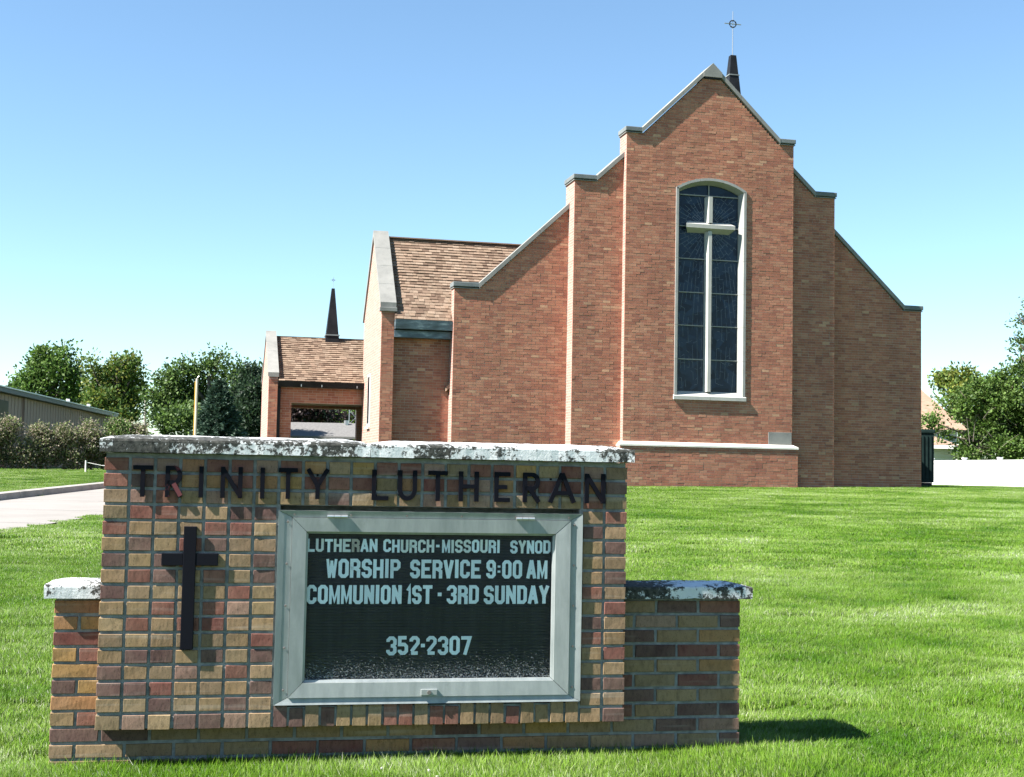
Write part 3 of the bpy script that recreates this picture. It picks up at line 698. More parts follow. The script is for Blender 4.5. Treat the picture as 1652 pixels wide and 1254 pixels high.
def wall(name, poly, y0, y1, seed, hole=None, single=None, label=None, side=True, tint=1.0):
    """front-facing wall: brick body whose front is a mortar bed covered with laid bricks"""
    core = MB()
    # body set behind the bricks; front skin mortar
    if hole is None:
        core.prism_y(poly, y0 + .006, y1)
    else:
        n_ = len(poly); bm = bmesh.new()
        for yy in (y0 + .006, y1):
            vo_ = [bm.verts.new((x, yy, z)) for x, z in poly]; vh = [bm.verts.new((x, yy, z)) for x, z in hole]
            es = [bm.edges.new((L_[i], L_[(i + 1) % len(L_)])) for L_ in (vo_, vh) for i in range(len(L_))]
            bmesh.ops.triangle_fill(bm, use_beauty=True, use_dissolve=False, edges=es)
            if yy < y1: fo, fh = vo_, vh
        for A, B in ((fo, vo_), (fh, vh)):
            for i in range(len(A)):
                j = (i + 1) % len(A); bm.faces.new((A[i], A[j], B[j], B[i]))
        bm.verts.index_update()
        core.add([v.co[:] for v in bm.verts], [[v.index for v in f.verts] for f in bm.faces]); bm.free()
    o = core.build(name, 'church_side_brick', CH)
    o.data.materials.append(MATS['church_mortar'])
    for p in o.data.polygons:
        if abs(p.normal.y) > .9 and p.center.y < y0 + .02: p.material_index = 1
    if label: o['label'] = label
    brickwork(o, poly, y0, seed, hole, single, tint)
    return o
B0 = .55                                # below ground
# --- tower with the window opening
TW = 4.62; TC = TW / 2
HW0, HW1, HZ0, HZS, HZA = 1.36, 3.28, 3.24, 8.68, 8.96
archpts = []
hw = (HW1 - HW0) / 2; rise = HZA - HZS; Rr_ = (hw * hw + rise * rise) / (2 * rise); ac = HZA - Rr_; am = math.asin(hw / Rr_)
def arch(xc, R, zc, a, n=12): return [(xc + R * math.sin(lerp(a, -a, i / n)), zc + R * math.cos(lerp(a, -a, i / n))) for i in range(n + 1)]
WXC = (HW0 + HW1) / 2
hole = [(HW0, HZ0), (HW1, HZ0)] + arch(WXC, Rr_, ac, am)
tpoly = [(0, 2.05), (TW, 2.05), (TW, 10.0), (4.18, 10.0), (TC, 11.82), (.44, 10.0), (0, 10.0)]
tower = wall('tower_front_wall', tpoly, 0, .55, 21, hole)
plinth = wall('plinth', [(-.10, B0), (TW + .12, B0), (TW + .12, 2.0), (-.10, 2.0)], -.10, .30, 22, None, lambda x, z: z > .95)
for k in range(4):                      # sloped limestone water table, four lengths
    a = lerp(-.115, TW + .135, k / 4) + (.003 if k else 0); b = lerp(-.115, TW + .135, (k + 1) / 4)
    lx = .1 if k == 0 else 0; rx = .12 if k == 3 else 0
    vs = [(a, -.125, 2.0), (b, -.125, 2.0), (b, .25, 2.0), (a, .25, 2.0), (a, -.125, 2.045), (b, -.125, 2.045), (b - rx, -.006, 2.115), (a + lx, -.006, 2.115), (b - rx, .25, 2.115), (a + lx, .25, 2.115)]
    MB().add(vs, [(0, 1, 5, 4), (4, 5, 6, 7), (7, 6, 8, 9), (1, 2, 8, 6, 5), (0, 4, 7, 9, 3), (3, 9, 8, 2), (0, 3, 2, 1)]).build('water_table', 'sill_stone', CH)
tag(MB().bevbox(3.955, 4.605, -.012, .06, 2.122, 2.44, .004).build('corner_stone', 'limestone', CH), 'pale blank date stone above the water table')
# --- middle tier and aisle tier on both sides
def mir(poly): return [(TW - x, z) for x, z in reversed(poly)]
bp = [(-1.3, B0), (-.002, B0), (-.002, 9.40), (-.72, 8.73), (-1.3, 8.73)]
bl = wall('stepped_wall', bp, .22, 1.02, 23); br = wall('stepped_wall', mir(bp), .22, 1.02, 24)
ap = [(-4.26, B0), (-1.302, B0), (-1.302, 8.08), (-3.62, 5.88), (-4.26, 5.88)]
al = wall('aisle_front_wall', ap, .72, 1.08, 25)
apr = [(x if x < 8.8 else 8.78, z) for x, z in mir(ap)]
MB().box(-4.256, -3.9, 1.081, 1.7, B0, 4.95).build('aisle_side_wall', 'church_side_brick', CH)
ar = wall('aisle_front_wall', apr, .72, 1.08, 26)
# --- copings
def shoulder(x0, x1, z, y0, y1, end):    # flat kneeler stone + thin flashing below
    q = MB().bevbox(x0, x1, y0 - .055, y1 + .05, z + .045, z + .165, .018).build('coping_stone', 'coping_metal', CH)
    MB().box(x0 + .012, x1 - .012, y0 - .035, y1 + .03, z + .005, z + .022).build('flashing_or_shade', 'limestone', CH)
    MB().box(x0 + .03, x1 - .03, y0 - .015, y1 + .02, z + .0225, z + .046).build('bed_joint', 'dark_metal', CH)
def rake(xa, za, xb, zb, y0, y1, n, thick=.13, proud=.06):
    for k in range(n):
        ta, tb = k / n + (.004 if k else 0), (k + 1) / n
        pa, pb = (lerp(xa, xb, ta), lerp(za, zb, ta)), (lerp(xa, xb, tb), lerp(za, zb, tb))
        MB().prism_y([pa, pb, (pb[0], pb[1] + thick), (pa[0], pa[1] + thick)], y0 - proud, y1 + .05).build('coping_stone', 'limestone', CH)
shoulder(-.045, .43, 10.0, 0, .55, 'l'); shoulder(4.19, TW + .045, 10.0, 0, .55, 'r')
rake(.40, 10.02, 2.06, 11.625, 0, .55, 3); rake(4.22, 10.02, 2.56, 11.625, 0, .55, 3)
MB().prism_y([(2.055, 11.63), (2.565, 11.63), (2.565, 11.755), (TC, 12.0), (2.055, 11.755)], -.075, .60).build('apex_stone', 'limestone', CH)
MB().box(2.09, 2.53, -.05, -.004, 11.585, 11.628).build('flashing_or_shade', 'dark_metal', CH)  # dark strip modelled as the shadow line under the apex stone
shoulder(-1.345, -.70, 8.72, .22, 1.02, 'l'); shoulder(TW + .70, TW + 1.345, 8.72, .22, 1.02, 'r')
rake(-.725, 8.745, -.004, 9.415, .22, 1.02, 1); rake(TW + .725, 8.745, TW + .004, 9.415, .22, 1.02, 1)
shoulder(-4.30, -3.60, 5.87, .72, 1.08, 'l'); shoulder(8.22, 8.82, 5.87, .72, 1.08, 'r')
rake(-3.63, 5.90, -1.304, 8.09, .72, 1.08, 3); rake(8.25, 5.90, 5.924, 8.09, .72, 1.08, 3)
# --- window: stone surround, glass lights, tracery cross
win = empty('window', (0, 0, 0)); win.parent = CH; win['label'] = 'tall arched window with a stone cross and dark blue stained glass'
def ring_stone(x0o, x1o, z0, z1, x0i, x1i, y0, y1): pass
def jamb(xo, xi, za, zb, s):            # jamb stone: flat outer face, splayed reveal
    ys = -.03
    vs = []
    for z in (za, zb): vs += [(xo, ys, z), (lerp(xo, xi, .45), ys, z), (xi, .16, z), (xi, .22, z), (xo, .22, z)]
    n_ = 5; fs = [tuple(range(n_)), tuple(range(2 * n_ - 1, n_ - 1, -1))] + [(i, (i + 1) % n_, n_ + (i + 1) % n_, n_ + i) for i in range(n_)]
    MB().add(vs, fs).build('jamb_stone', 'window_stone', win)
IX0, IX1, IZ0, IZS = 1.50, 3.14, 3.44, 8.60
zj = [3.30, 4.24, 5.12, 5.98, 6.85, 7.72, 8.68]
for k in range(6):
    jamb(HW0 - .01, IX0, zj[k] + .004, zj[k + 1], 1); jamb(HW1 + .01, IX1, zj[k] + .004, zj[k + 1], -1)
def archstone(a0, a1, nseg=5):
    vs = []
    for i in range(nseg + 1):
        t = lerp(a0, a1, i / nseg); s_, c_ = math.sin(t), math.cos(t)
        for (rad, yy) in ((Rr_ + .01, -.03), (Rr_ - .055, -.03), (Rr_ - .135, .16), (Rr_ - .135, .22), (Rr_ + .01, .22)):
            vs.append((WXC + rad * s_, yy, ac + rad * c_))
    fs = [tuple(range(5)), tuple(nseg * 5 + i for i in range(4, -1, -1))]
    for i in range(nseg):
        for k in range(5): fs.append((i * 5 + k, i * 5 + (k + 1) % 5, (i + 1) * 5 + (k + 1) % 5, (i + 1) * 5 + k))
    MB().add(vs, fs).build('arch_stone', 'window_stone', win)
for a0, a1 in ((-am, -am * .33), (-am * .325, am * .325), (am * .33, am)): archstone(a0, a1)
for a, b in ((HW0 - .03, WXC - .003), (WXC + .003, HW1 + .03)):
    MB().add([(a, -.06, 3.21), (b, -.06, 3.21), (b, .22, 3.21), (a, .22, 3.21), (a, -.06, 3.30), (b, -.06, 3.30), (b, .17, 3.44), (a, .17, 3.44), (b, .22, 3.44), (a, .22, 3.44)],
             [(0, 1, 5, 4), (4, 5, 6, 7), (7, 6, 8, 9), (0, 3, 2, 1), (1, 2, 8, 6, 5), (0, 4, 7, 9, 3), (3, 9, 8, 2)]).build('window_sill', 'mullion_stone', win)
# mullion and cross, chamfered prisms
def bar(name, pts_xz_len, axis, c, half, face, yb, yf, mname, lo, hi):
    prof = [(-half, yb), (-face, yf), (face, yf), (half, yb)]
    vs = []
    for e in (lo, hi):
        for (q, yy) in prof: vs.append((c + q, yy, e) if axis == 'z' else (e, yy, c + q))
    return MB().add(vs, [(0, 1, 2, 3), (7, 6, 5, 4), (0, 4, 5, 1), (1, 5, 6, 2), (2, 6, 7, 3), (3, 7, 4, 0)]).build(name, mname, win)
bar('mullion', 0, 'z', 2.315, .105, .045, .19, .03, 'mullion_stone', 3.435, 7.60)
bar('cross_head', 0, 'z', 2.315, .110, .05, .19, .015, 'mullion_stone', 7.815, 8.50)
vs = []
for (xe, f_) in ((1.64, 1), (2.99, -1)):
    vs += [(xe + .10 * f_, .19, 7.56), (xe, .0, 7.665), (xe, .0, 7.765), (xe + .10 * f_, .19, 7.86)]
MB().add(vs, [(0, 1, 2, 3), (7, 6, 5, 4), (0, 4, 5, 1), (1, 5, 6, 2), (2, 6, 7, 3), (3, 7, 4, 0)]).build('cross_arm', 'mullion_stone', win)
rail_z = [4.265, 5.14, 6.0, 6.875, 7.72, 8.54]
for z in rail_z: MB().box(IX0 + .01, IX1 - .01, .15, .185, z - .012, z + .012).build('glazing_bar', 'window_stone', win)
MB().box(2.298, 2.322, .1495, .1845, 8.553, 8.84).build('glazing_bar', 'window_stone', win)
zz = [IZ0 - .04] + rail_z
for side, (xa, xb) in enumerate(((IX0 - .02, 2.312), (2.318, IX1 + .02))):
    for k in range(len(rail_z)):
        rnd = random.Random(100 + side * 10 + k); pv = [(xa, .20, zz[k] + .003), (xb, .20, zz[k] + .003), (xb, .20, zz[k + 1] - .003), (xa, .20, zz[k + 1] - .003)]
        tl = rnd.uniform(-.004, .004)
        MB().add([(x, y + tl * (z - zz[k]), z) for x, y, z in pv] + [(x, y + .012, z) for x, y, z in pv], [(0, 1, 2, 3), (7, 6, 5, 4), (0, 4, 5, 1), (1, 5, 6, 2), (2, 6, 7, 3), (3, 7, 4, 0)]).build('pane', 'stained_glass', win)
    az = [(x, z) for x, z in arch(WXC, Rr_ - .10, ac, am * .97, 14)]
    az = [p for p in az if (p[0] < 2.31) == (side == 0)]
    ex = [(2.312, HZA - .11)] if side == 0 else [(2.318, HZA - .11)]
    pl = ([(xa, 8.545), (2.312, 8.545)] + ex + az) if side == 0 else ([(2.318, 8.545), (xb, 8.545)] + az + ex)
    MB().prism_y(pl, .2, .212).build('pane', 'stained_glass', win)
# leading: rays from the cross, arcs and broken cross-links
lead = MB(); rl_ = random.Random(9)
def lead_line(x0, z0, x1, z1, wd=.007):
    d = Vector((x1 - x0, z1 - z0)); L = d.length
    if L < .02: return
    nn = Vector((-d.y, d.x)) / L * wd / 2
    lead.add([(x0 - nn.x, .196, z0 - nn.y), (x1 - nn.x, .196, z1 - nn.y), (x1 + nn.x, .196, z1 + nn.y), (x0 + nn.x, .196, z0 + nn.y)], [(0, 1, 2, 3)])
def inside(x, z): return (IX0 < x < IX1 and IZ0 < z < 8.60) and abs(x - 2.315) > .11
cxl, czl = 2.315, 7.72
for k in range(44):
    t = 2 * math.pi * (k + rl_.uniform(-.2, .2)) / 44; r0 = .30; step = .055
    rmax = rl_.uniform(.85, 1.15); r = r0
    while r < rmax:
        x, z = cxl + r * math.cos(t), czl + r * math.sin(t); x2, z2 = cxl + (r + step) * math.cos(t), czl + (r + step) * math.sin(t)
        if inside(x, z) and inside(x2, z2) and rl_.random() < .8: lead_line(x, z, x2, z2)
        r += step
    for rr in (.3, .47, .66, .86):
        t2 = t + 2 * math.pi / 44; q = rr + rl_.uniform(-.05, .05) * (rr > .35)
        x, z = cxl + q * math.cos(t), czl + q * math.sin(t); x2, z2 = cxl + q * math.cos(t2), czl + q * math.sin(t2)
        if inside(x, z) and inside(x2, z2) and (rr < .35 or rl_.random() < .6): lead_line(x, z, x2, z2)
for side in (-1, 1):
    for k in range(8):
        x = 2.315 + side * (.13 + .085 * k); slope = side * (.012 + .030 * k); z = 6.8
        while z > IZ0 + .05:
            st_ = rl_.uniform(.10, .30); x2 = x + slope * st_ * (.9 if z > 5.2 else -.5); z2 = z - st_
            if inside(x, z) and inside(x2, z2) and rl_.random() < .72: lead_line(x, z, x2, z2, .006)
            if rl_.random() < .45:
                xx = x + side * rl_.uniform(.05, .11); zz_ = z + rl_.uniform(-.06, .06)
                if inside(xx, zz_) and inside(x, z): lead_line(x, z, xx, zz_, .006)
            x, z = x2, z2
lead.build('leading', 'leading', win, kind='stuff', recalc=False)
# --- nave behind: side walls and roofs
SL = .947
def nz_(u): return 9.7 - SL * abs(u - TC)
MB().box(-4.20, -3.9, 1.08, 12, B0, max(nz_(-4.2) - .05, 3)).build('nave_side_wall', 'church_side_brick', CH)
MB().box(8.45, 8.74, 1.08, 12, B0, nz_(8.74) - .05).build('nave_side_wall', 'church_side_brick', CH)
MB().prism_y([(-4.19, B0), (8.73, B0), (8.73, nz_(8.73) - .06), (TC, 9.62), (-4.19, nz_(-4.19) - .06)], 12, 12.3).build('rear_wall', 'church_side_brick', CH)
SH = [(.255, .185, .135), (.215, .150, .108), (.285, .210, .155), (.160, .108, .078), (.27, .19, .138), (.245, .175, .125)]
def shingle_roof(name, u0, u1, e, r, seed, expo, wmin, wmax, single=0, both=None, bed=True):
    """roof plane from eave e=(y,z) to ridge r=(y,z) between u0 and u1, laid with shingles"""
    rr = random.Random(seed); e = Vector((0, *e)); r = Vector((0, *r)); L = (r - e).length; d = (r - e) / L; nrm = Vector((0, -d.z, d.y))
    if nrm.z < 0: nrm = -nrm
    bedo = MB(); o_ = [e - nrm * .03, r - nrm * .03, r - nrm * .09, e - nrm * .09]
    bedo.add([(u0, p.y, p.z) for p in o_] + [(u1, p.y, p.z) for p in o_], [(0, 1, 2, 3), (7, 6, 5, 4), (0, 4, 5, 1), (1, 5, 6, 2), (2, 6, 7, 3), (3, 7, 4, 0)])
    roof = bedo.build(name, 'roof_felt', CH)
    um = MB(); c8 = [(0, 0, 0), (1, 0, 0), (1, 1, 0), (0, 1, 0), (0, 0, 1), (1, 0, 1), (1, 1, 1), (0, 1, 1)]
    um.box(0, 1, 0, 1, 0, 1); ume = um.mesh('shingle'); ume.materials.append(MATS['roof_shingle_piece'])
    mb = MB(); rows = int(L / expo) + 1; pieces = []
    for k in range(rows):
        s0 = k * expo; s1 = min(s0 + expo * 1.25, L + .02); x = u0 - rr.uniform(0, wmax)
        while x < u1:
            wd = rr.uniform(wmin, wmax); a, b = max(x, u0), min(x + wd - .004, u1)
            if b - a > .02: pieces.append((k, a, b, s0, s1, rr.choice((.006, .008, .015, .018)) + rr.uniform(-.001, .001), rr.choice(SH), rr.uniform(.85, 1.12)))
            x += wd
    cnt = 0
    for (k, a, b, s0, s1, th, c, j) in pieces:
        col = tuple(q * j * .76 for q in c); A = e + d * s0 - nrm * .025; B = e + d * s1 - nrm * (.040 + th)
        if cnt < single:
            cnt += 1
            o = bpy.data.objects.new('shingle', ume); COL.objects.link(o); o.parent = roof
            X = Vector((b - a, 0, 0)); Y = (B - A); Zv = nrm * (th + .02)
            o.matrix_local = Matrix(((X.x, Y.x, Zv.x, a), (X.y, Y.y, Zv.y, A.y), (X.z, Y.z, Zv.z, A.z), (0, 0, 0, 1)))
            o.color = (*col, 1)
        else:
            T0 = A + nrm * (th + .02); T1 = B + nrm * (th + .02)
            mb.add([(a, A.y, A.z), (b, A.y, A.z), (b, B.y, B.z), (a, B.y, B.z), (a, T0.y, T0.z), (b, T0.y, T0.z), (b, T1.y, T1.z), (a, T1.y, T1.z)],
                   [(4, 5, 6, 7), (0, 1, 5, 4), (1, 2, 6, 5), (3, 0, 4, 7)], col)
    if mb.v: mb.build('shingle_courses', 'roof_shingle', roof, kind='stuff')
    return roof
# nave roof (plain laid sheets, not seen from the front)
for s in (-1, 1):
    ue = -4.35 if s < 0 else 8.95
    MB().add([(ue, 1.05, nz_(ue)), (TC, .60, nz_(TC)), (TC, 12.4, nz_(TC)), (ue, 12.4, nz_(ue)), (ue, 1.05, nz_(ue) - .1), (TC, .60, nz_(TC) - .1), (TC, 12.4, nz_(TC) - .1), (ue, 12.4, nz_(ue) - .1)],
             [(0, 1, 2, 3), (7, 6, 5, 4), (0, 4, 5, 1), (1, 5, 6, 2), (2, 6, 7, 3), (3, 7, 4, 0)]).build('nave_roof', 'tan_roof', CH)
# --- side transept on the left
GX0, GX1, GY0, GYA, GY1 = -6.04, -5.72, 1.0, 2.75, 4.50
gpoly = [(GY0 + .006, B0), (GY1, B0), (GY1, 5.27), (GYA, 7.36), (GY0 + .006, 5.27)]
gab = MB().prism_x(gpoly, GX0, GX1).build('transept_gable_wall', 'church_side_brick', CH)
brickwork(gab, [(GX0, B0), (GX1, B0), (GX1, 5.22), (GX0, 5.22)], GY0, 31)
for k in range(4):                      # coping stones up both rakes
    for sgn in (0, 1):
        fy = lambda t: lerp(GY0 - .03, GYA, t) if sgn == 0 else lerp(GY1 + .03, GYA, t)
        fz = lambda t: lerp(5.30, 7.42, t)
        ta, tb = k / 4 + .003, (k + 1) / 4
        P = [(fy(ta), fz(ta)), (fy(tb), fz(tb)), (fy(tb), fz(tb) + .16), (fy(ta), fz(ta) + .16)]
        MB().prism_x(P, GX0 - .04, GX1 + .04).build('coping_stone', 'limestone', CH)
MB().bevbox(GX0 - .06, GX1 + .06, GY0 - .07, GY0 + .10, 5.235, 5.335, .01).build('kneeler_stone', 'limestone', CH)
rw_ = wall('transept_wall', [(GX1, B0), (-4.262, B0), (-4.262, 5.05), (GX1, 5.05)], 1.22, 1.5, 32)
shingle_roof('transept_roof', GX1 + .002, -1.2, (.84, 5.05), (GYA, 7.42), 41, .107, .09, .21, single=300)
shingle_roof('transept_roof', GX1 + .002, -1.2, (4.6, 5.05), (GYA, 7.42), 42, .30, .5, .9)
MB().box(GX1 + .01, -1.3, GYA - .10, GYA + .10, 7.40, 7.43).build('ridge_cap', 'tan_roof', CH)
MB().add([(GX1 + .004, .80, 4.80), (-4.268, .80, 4.80), (-4.268, .78, 5.03), (GX1 + .004, .78, 5.03), (GX1 + .004, 1.0, 4.80), (-4.268, 1.0, 4.80), (-4.268, 1.0, 5.03), (GX1 + .004, 1.0, 5.03)],
         [(0, 1, 2, 3), (0, 4, 5, 1), (3, 2, 6, 7), (7, 6, 5, 4), (0, 3, 7, 4), (1, 5, 6, 2)]).build('gutter', 'gutter_metal', CH)
MB().box(GX1 + .004, -4.268, .95, 1.215, 4.60, 4.775).build('fascia_board', 'gutter_metal', CH)
MB().box(GX1 + .004, -4.268, 1.0, 1.218, 4.78, 5.04).build('soffit', 'dark_metal', CH)
sw = MB().box(GX0 - .02, GX0 + .01, 2.80, 3.28, 2.40, 3.79).build('slit_window', 'white_siding', CH)
MB().box(GX0 - .026, GX0 - .018, 2.86, 3.22, 2.48, 3.72).build('pane', 'window_dark', sw)
MB().box(GX0 - .06, GX0 + .01, 2.76, 3.32, 2.34, 2.398).build('window_sill', 'sill_stone', sw)
# --- entrance canopy further back
CU0, CU1, CY0, CYA, CY1 = -8.60, -5.2, 4.40, 6.0, 7.60
cg = MB().prism_x([(CY0 - .18, B0), (CY1 + .1, B0), (CY1 + .1, 3.70), (CYA, 5.00), (CY0 - .18, 3.70)], CU0, CU0 + .24).build('canopy_gable_wall', 'church_side_brick', CH)
brickwork(cg, [(CU0, B0), (CU0 + .24, B0), (CU0 + .24, 3.68), (CU0, 3.68)], CY0 - .186, 33)
for sgn in (0, 1):
    for k in range(2):
        fy = lambda t: lerp(CY0 - .22, CYA, t) if sgn == 0 else lerp(CY1 + .14, CYA, t)
        fz = lambda t: lerp(3.71, 5.02, t); ta, tb = k / 2 + .003, (k + 1) / 2
        MB().prism_x([(fy(ta), fz(ta)), (fy(tb), fz(tb)), (fy(tb), fz(tb) + .12), (fy(ta), fz(ta) + .12)], CU0 - .025, CU0 + .265).build('coping_stone', 'limestone', CH)
OPX0, OPZ = -7.97, 3.04
fpoly = [(CU0 + .242, B0), (OPX0, B0), (OPX0, OPZ), (CU1, OPZ), (CU1, 3.46), (CU0 + .242, 3.46)]
fw_ = wall('canopy_front_wall', fpoly, CY0, CY0 + .32, 34)
bpoly = [(CU0 + .242, B0), (OPX0 - .1, B0), (OPX0 - .1, OPZ), (-5.84, OPZ), (-5.84, B0), (CU1 + .0, B0), (CU1 + .0, 3.46), (CU0 + .242, 3.46)]
MB().prism_y(bpoly, CY1 - .3, CY1).build('canopy_rear_wall', 'church_side_brick', CH)
MB().box(CU0 + .242, CU1, CY0 + .322, CY1 - .302, 3.12, 3.2).build('canopy_ceiling', 'wood_grey', CH)
shingle_roof('canopy_roof', CU0 + .265, CU1, (CY0 - .28, 3.62), (CYA, 5.0), 43, .107, .09, .21)
shingle_roof('canopy_roof', CU0 + .265, CU1, (CY1 + .28, 3.62), (CYA, 5.0), 44, .30, .5, .9)
cgut = MB().add([(CU0 + .245, CY0 - .26, 3.46), (CU1, CY0 - .26, 3.46), (CU1, CY0 - .30, 3.605), (CU0 + .245, CY0 - .30, 3.605), (CU0 + .245, CY0 - .003, 3.46), (CU1, CY0 - .003, 3.46), (CU1, CY0 - .003, 3.605), (CU0 + .245, CY0 - .003, 3.605)],
         [(0, 1, 2, 3), (0, 4, 5, 1), (3, 2, 6, 7), (7, 6, 5, 4), (0, 3, 7, 4), (1, 5, 6, 2)]).build('canopy_gutter', 'dark_metal', CH)
for u in (-7.75, -7.2, -6.25): MB().box(u, u + .02, CY0 - .315, CY0 - .29, 3.465, 3.53).build('gutter_strap', 'steel', cgut)
MB().box(CU0 + .25, CU0 + .33, CY0 - .12, CY0 - .02, B0, 3.46).build('downspout', 'dark_metal', CH)
# --- spires
def spire(u, y, z0, z1, w0, w1, band, rod, arm, ring, name, label):
    t = empty(name, (u, y, z0)); t.parent = CH; t['label'] = label
    h = z1 - z0
    def fr(z): return lerp(w0, w1, z / h) / 2 * .86
    a = band - z0
    def frus(za, zb, ra, rb, nm, m):
        vs = [(-ra, -ra, za), (ra, -ra, za), (ra, ra, za), (-ra, ra, za), (-rb, -rb, zb), (rb, -rb, zb), (rb, rb, zb), (-rb, rb, zb)]
        return MB().add(vs, [(0, 3, 2, 1), (4, 5, 6, 7), (0, 1, 5, 4), (1, 2, 6, 5), (2, 3, 7, 6), (3, 0, 4, 7)]).build(nm, m, t)
    frus(0, a, fr(0) * 1.06, fr(a) * 1.05, 'spire_base', 'dark_metal'); frus(a, a + .035, fr(a) * 1.18, fr(a) * 1.15, 'spire_band', 'coping_metal')
    frus(a + .035, h, fr(a), fr(h), 'spire_shaft', 'dark_metal')
    MB().tube([(0, 0, h - .02), (0, 0, h + rod)], [.016 * arm / .25, .010 * arm / .25], 8).build('rod', 'steel', t)
    zc = h + rod * .72
    MB().tube([(-arm, 0, zc), (arm, 0, zc)], [.014 * arm / .25] * 2, 8).build('cross_arm', 'steel', t)
    pts = [(ring * math.cos(q * math.pi / 8), 0, zc + ring * math.sin(q * math.pi / 8)) for q in range(17)]
    MB().tube(pts, [.018 * arm / .25] * 17, 6).build('ring', 'dark_metal', t)
spire(4.97, 5.0, 7.0, 13.98, 1.56, .20, 13.34, 1.37, .27, .105, 'roof_spire', 'dark metal spire with ringed cross behind the front gable')
spire(-6.77, CYA, 4.78, 6.42, .46, .10, 5.05, .34, .075, .03, 'canopy_spire', 'small black spire on the entrance canopy roof')

# ------------------------------------------------------------------ foliage helpers
def leaf_object(name, P, D, U, size, wid, tone, m, parent=None, kind=None, fold=True):
    """P positions, D leaf direction, U side vector, arrays (n,3); one kinked leaf of two quads... built as 4-vertex blades"""
    n_ = len(P); size = np.broadcast_to(np.asarray(size, float), (n_,)); wid = np.broadcast_to(np.asarray(wid, float), (n_,))
    V = np.empty((n_, 4, 3)); V[:, 0] = P; V[:, 2] = P + D * size[:, None]
    mid = P + D * (size * .5)[:, None]; V[:, 1] = mid + U * (wid * .5)[:, None]; V[:, 3] = mid - U * (wid * .5)[:, None]
    me = bpy.data.meshes.new(name); me.vertices.add(n_ * 4); me.vertices.foreach_set('co', V.reshape(-1).astype(np.float32))
    me.loops.add(n_ * 4); me.loops.foreach_set('vertex_index', np.arange(n_ * 4, dtype=np.int32))
    me.polygons.add(n_); me.polygons.foreach_set('loop_start', np.arange(0, n_ * 4, 4, dtype=np.int32)); me.polygons.foreach_set('loop_total', np.full(n_, 4, np.int32))
    me.update(calc_edges=True)
    a = me.color_attributes.new('tone', 'FLOAT_COLOR', 'POINT')
    c = np.ones((n_, 4, 4), np.float32); c[:, :, :3] = tone[:, None, :]; a.data.foreach_set('color', c.reshape(-1))
    return link(name, me, parent, m, kind)
def unit(v): return v / np.maximum(np.linalg.norm(v, axis=1, keepdims=True), 1e-6)
def crown_points(rg, blobs, n, clump, per=26, shell=.35):
    C_ = np.array([b[0] for b in blobs], float); Rd = np.array([b[1] for b in blobs], float)
    wgt = (Rd.prod(1)) ** (2 / 3); wgt /= wgt.sum(); nc = max(1, n // per)
    bi = rg.choice(len(blobs), nc, p=wgt); d = unit(rg.normal(size=(nc, 3))); rad = rg.random(nc) ** shell
    cc = C_[bi] + d * rad[:, None] * Rd[bi]
    k = rg.integers(0, nc, n); P = cc[k] + np.clip(rg.normal(size=(n, 3)), -1.6, 1.6) * clump * rg.uniform(.5, 1.25, nc)[k][:, None] * np.array([1, 1, .75])
    return P, unit(P - C_[bi[k]]), rg.random(nc)[k]
def foliage(name, blobs, n, size, pal, seed, parent, m='leaf', clump=None, per=26, wid=.62, shell=.35, up=.25):
    rg = np.random.default_rng(seed); clump = clump or size * 1.5
    P, outw, cr = crown_points(rg, blobs, n, clump, per, shell)
    D = unit(rg.normal(size=(n, 3)) * .8 + outw * .7 + np.array([0, 0, up])); U = unit(np.cross(D, rg.normal(size=(n, 3))))
    pal = np.array(pal); tone = pal[rg.integers(0, len(pal), n)] * (np.array(1.0) * rg.uniform(.75, 1.2, n) * (.72 + .5 * cr))[:, None]
    return leaf_object(name, P, D, U, size * rg.uniform(.6, 1.3, n), size * wid * rg.uniform(.7, 1.2, n), tone, m, parent)
def limbs(name, base, blobs, r0, seed, parent, m='bark', fork=.35, every=1):
    rr = random.Random(seed); mb = MB(); base = Vector(base); top = max(b[0][2] for b in blobs)
    h = top - base.z; cx_ = sum(b[0][0] for b in blobs) / len(blobs); cy_ = sum(b[0][1] for b in blobs) / len(blobs)
    tr = [base + Vector((0, 0, -.2))]
    for k in range(1, 6):
        t = k / 5; tr.append(Vector((lerp(base.x, cx_, t) + rr.uniform(-.03, .03) * h, lerp(base.y, cy_, t) + rr.uniform(-.03, .03) * h, base.z + h * .85 * t)))
    mb.tube(tr, [r0 * (1.25 if k == 0 else 1 - .16 * k) for k in range(6)], 8)
    for b in blobs[::every]:
        c = Vector(b[0]); t = max(fork, min(.9, (c.z - base.z) / h - .22)); i = min(4, int(t * 5)); s_ = tr[i].lerp(tr[i + 1], t * 5 - i)
        mid = s_.lerp(c, .5) + Vector((rr.uniform(-.06, .06) * h, rr.uniform(-.06, .06) * h, rr.uniform(0, .06) * h))
        end = c + (c - mid) * .5
        mb.tube([s_, mid, c, end], [r0 * .42, r0 * .28, r0 * .16, r0 * .05], 6)
    return mb.build(name, m, parent, smooth=True)
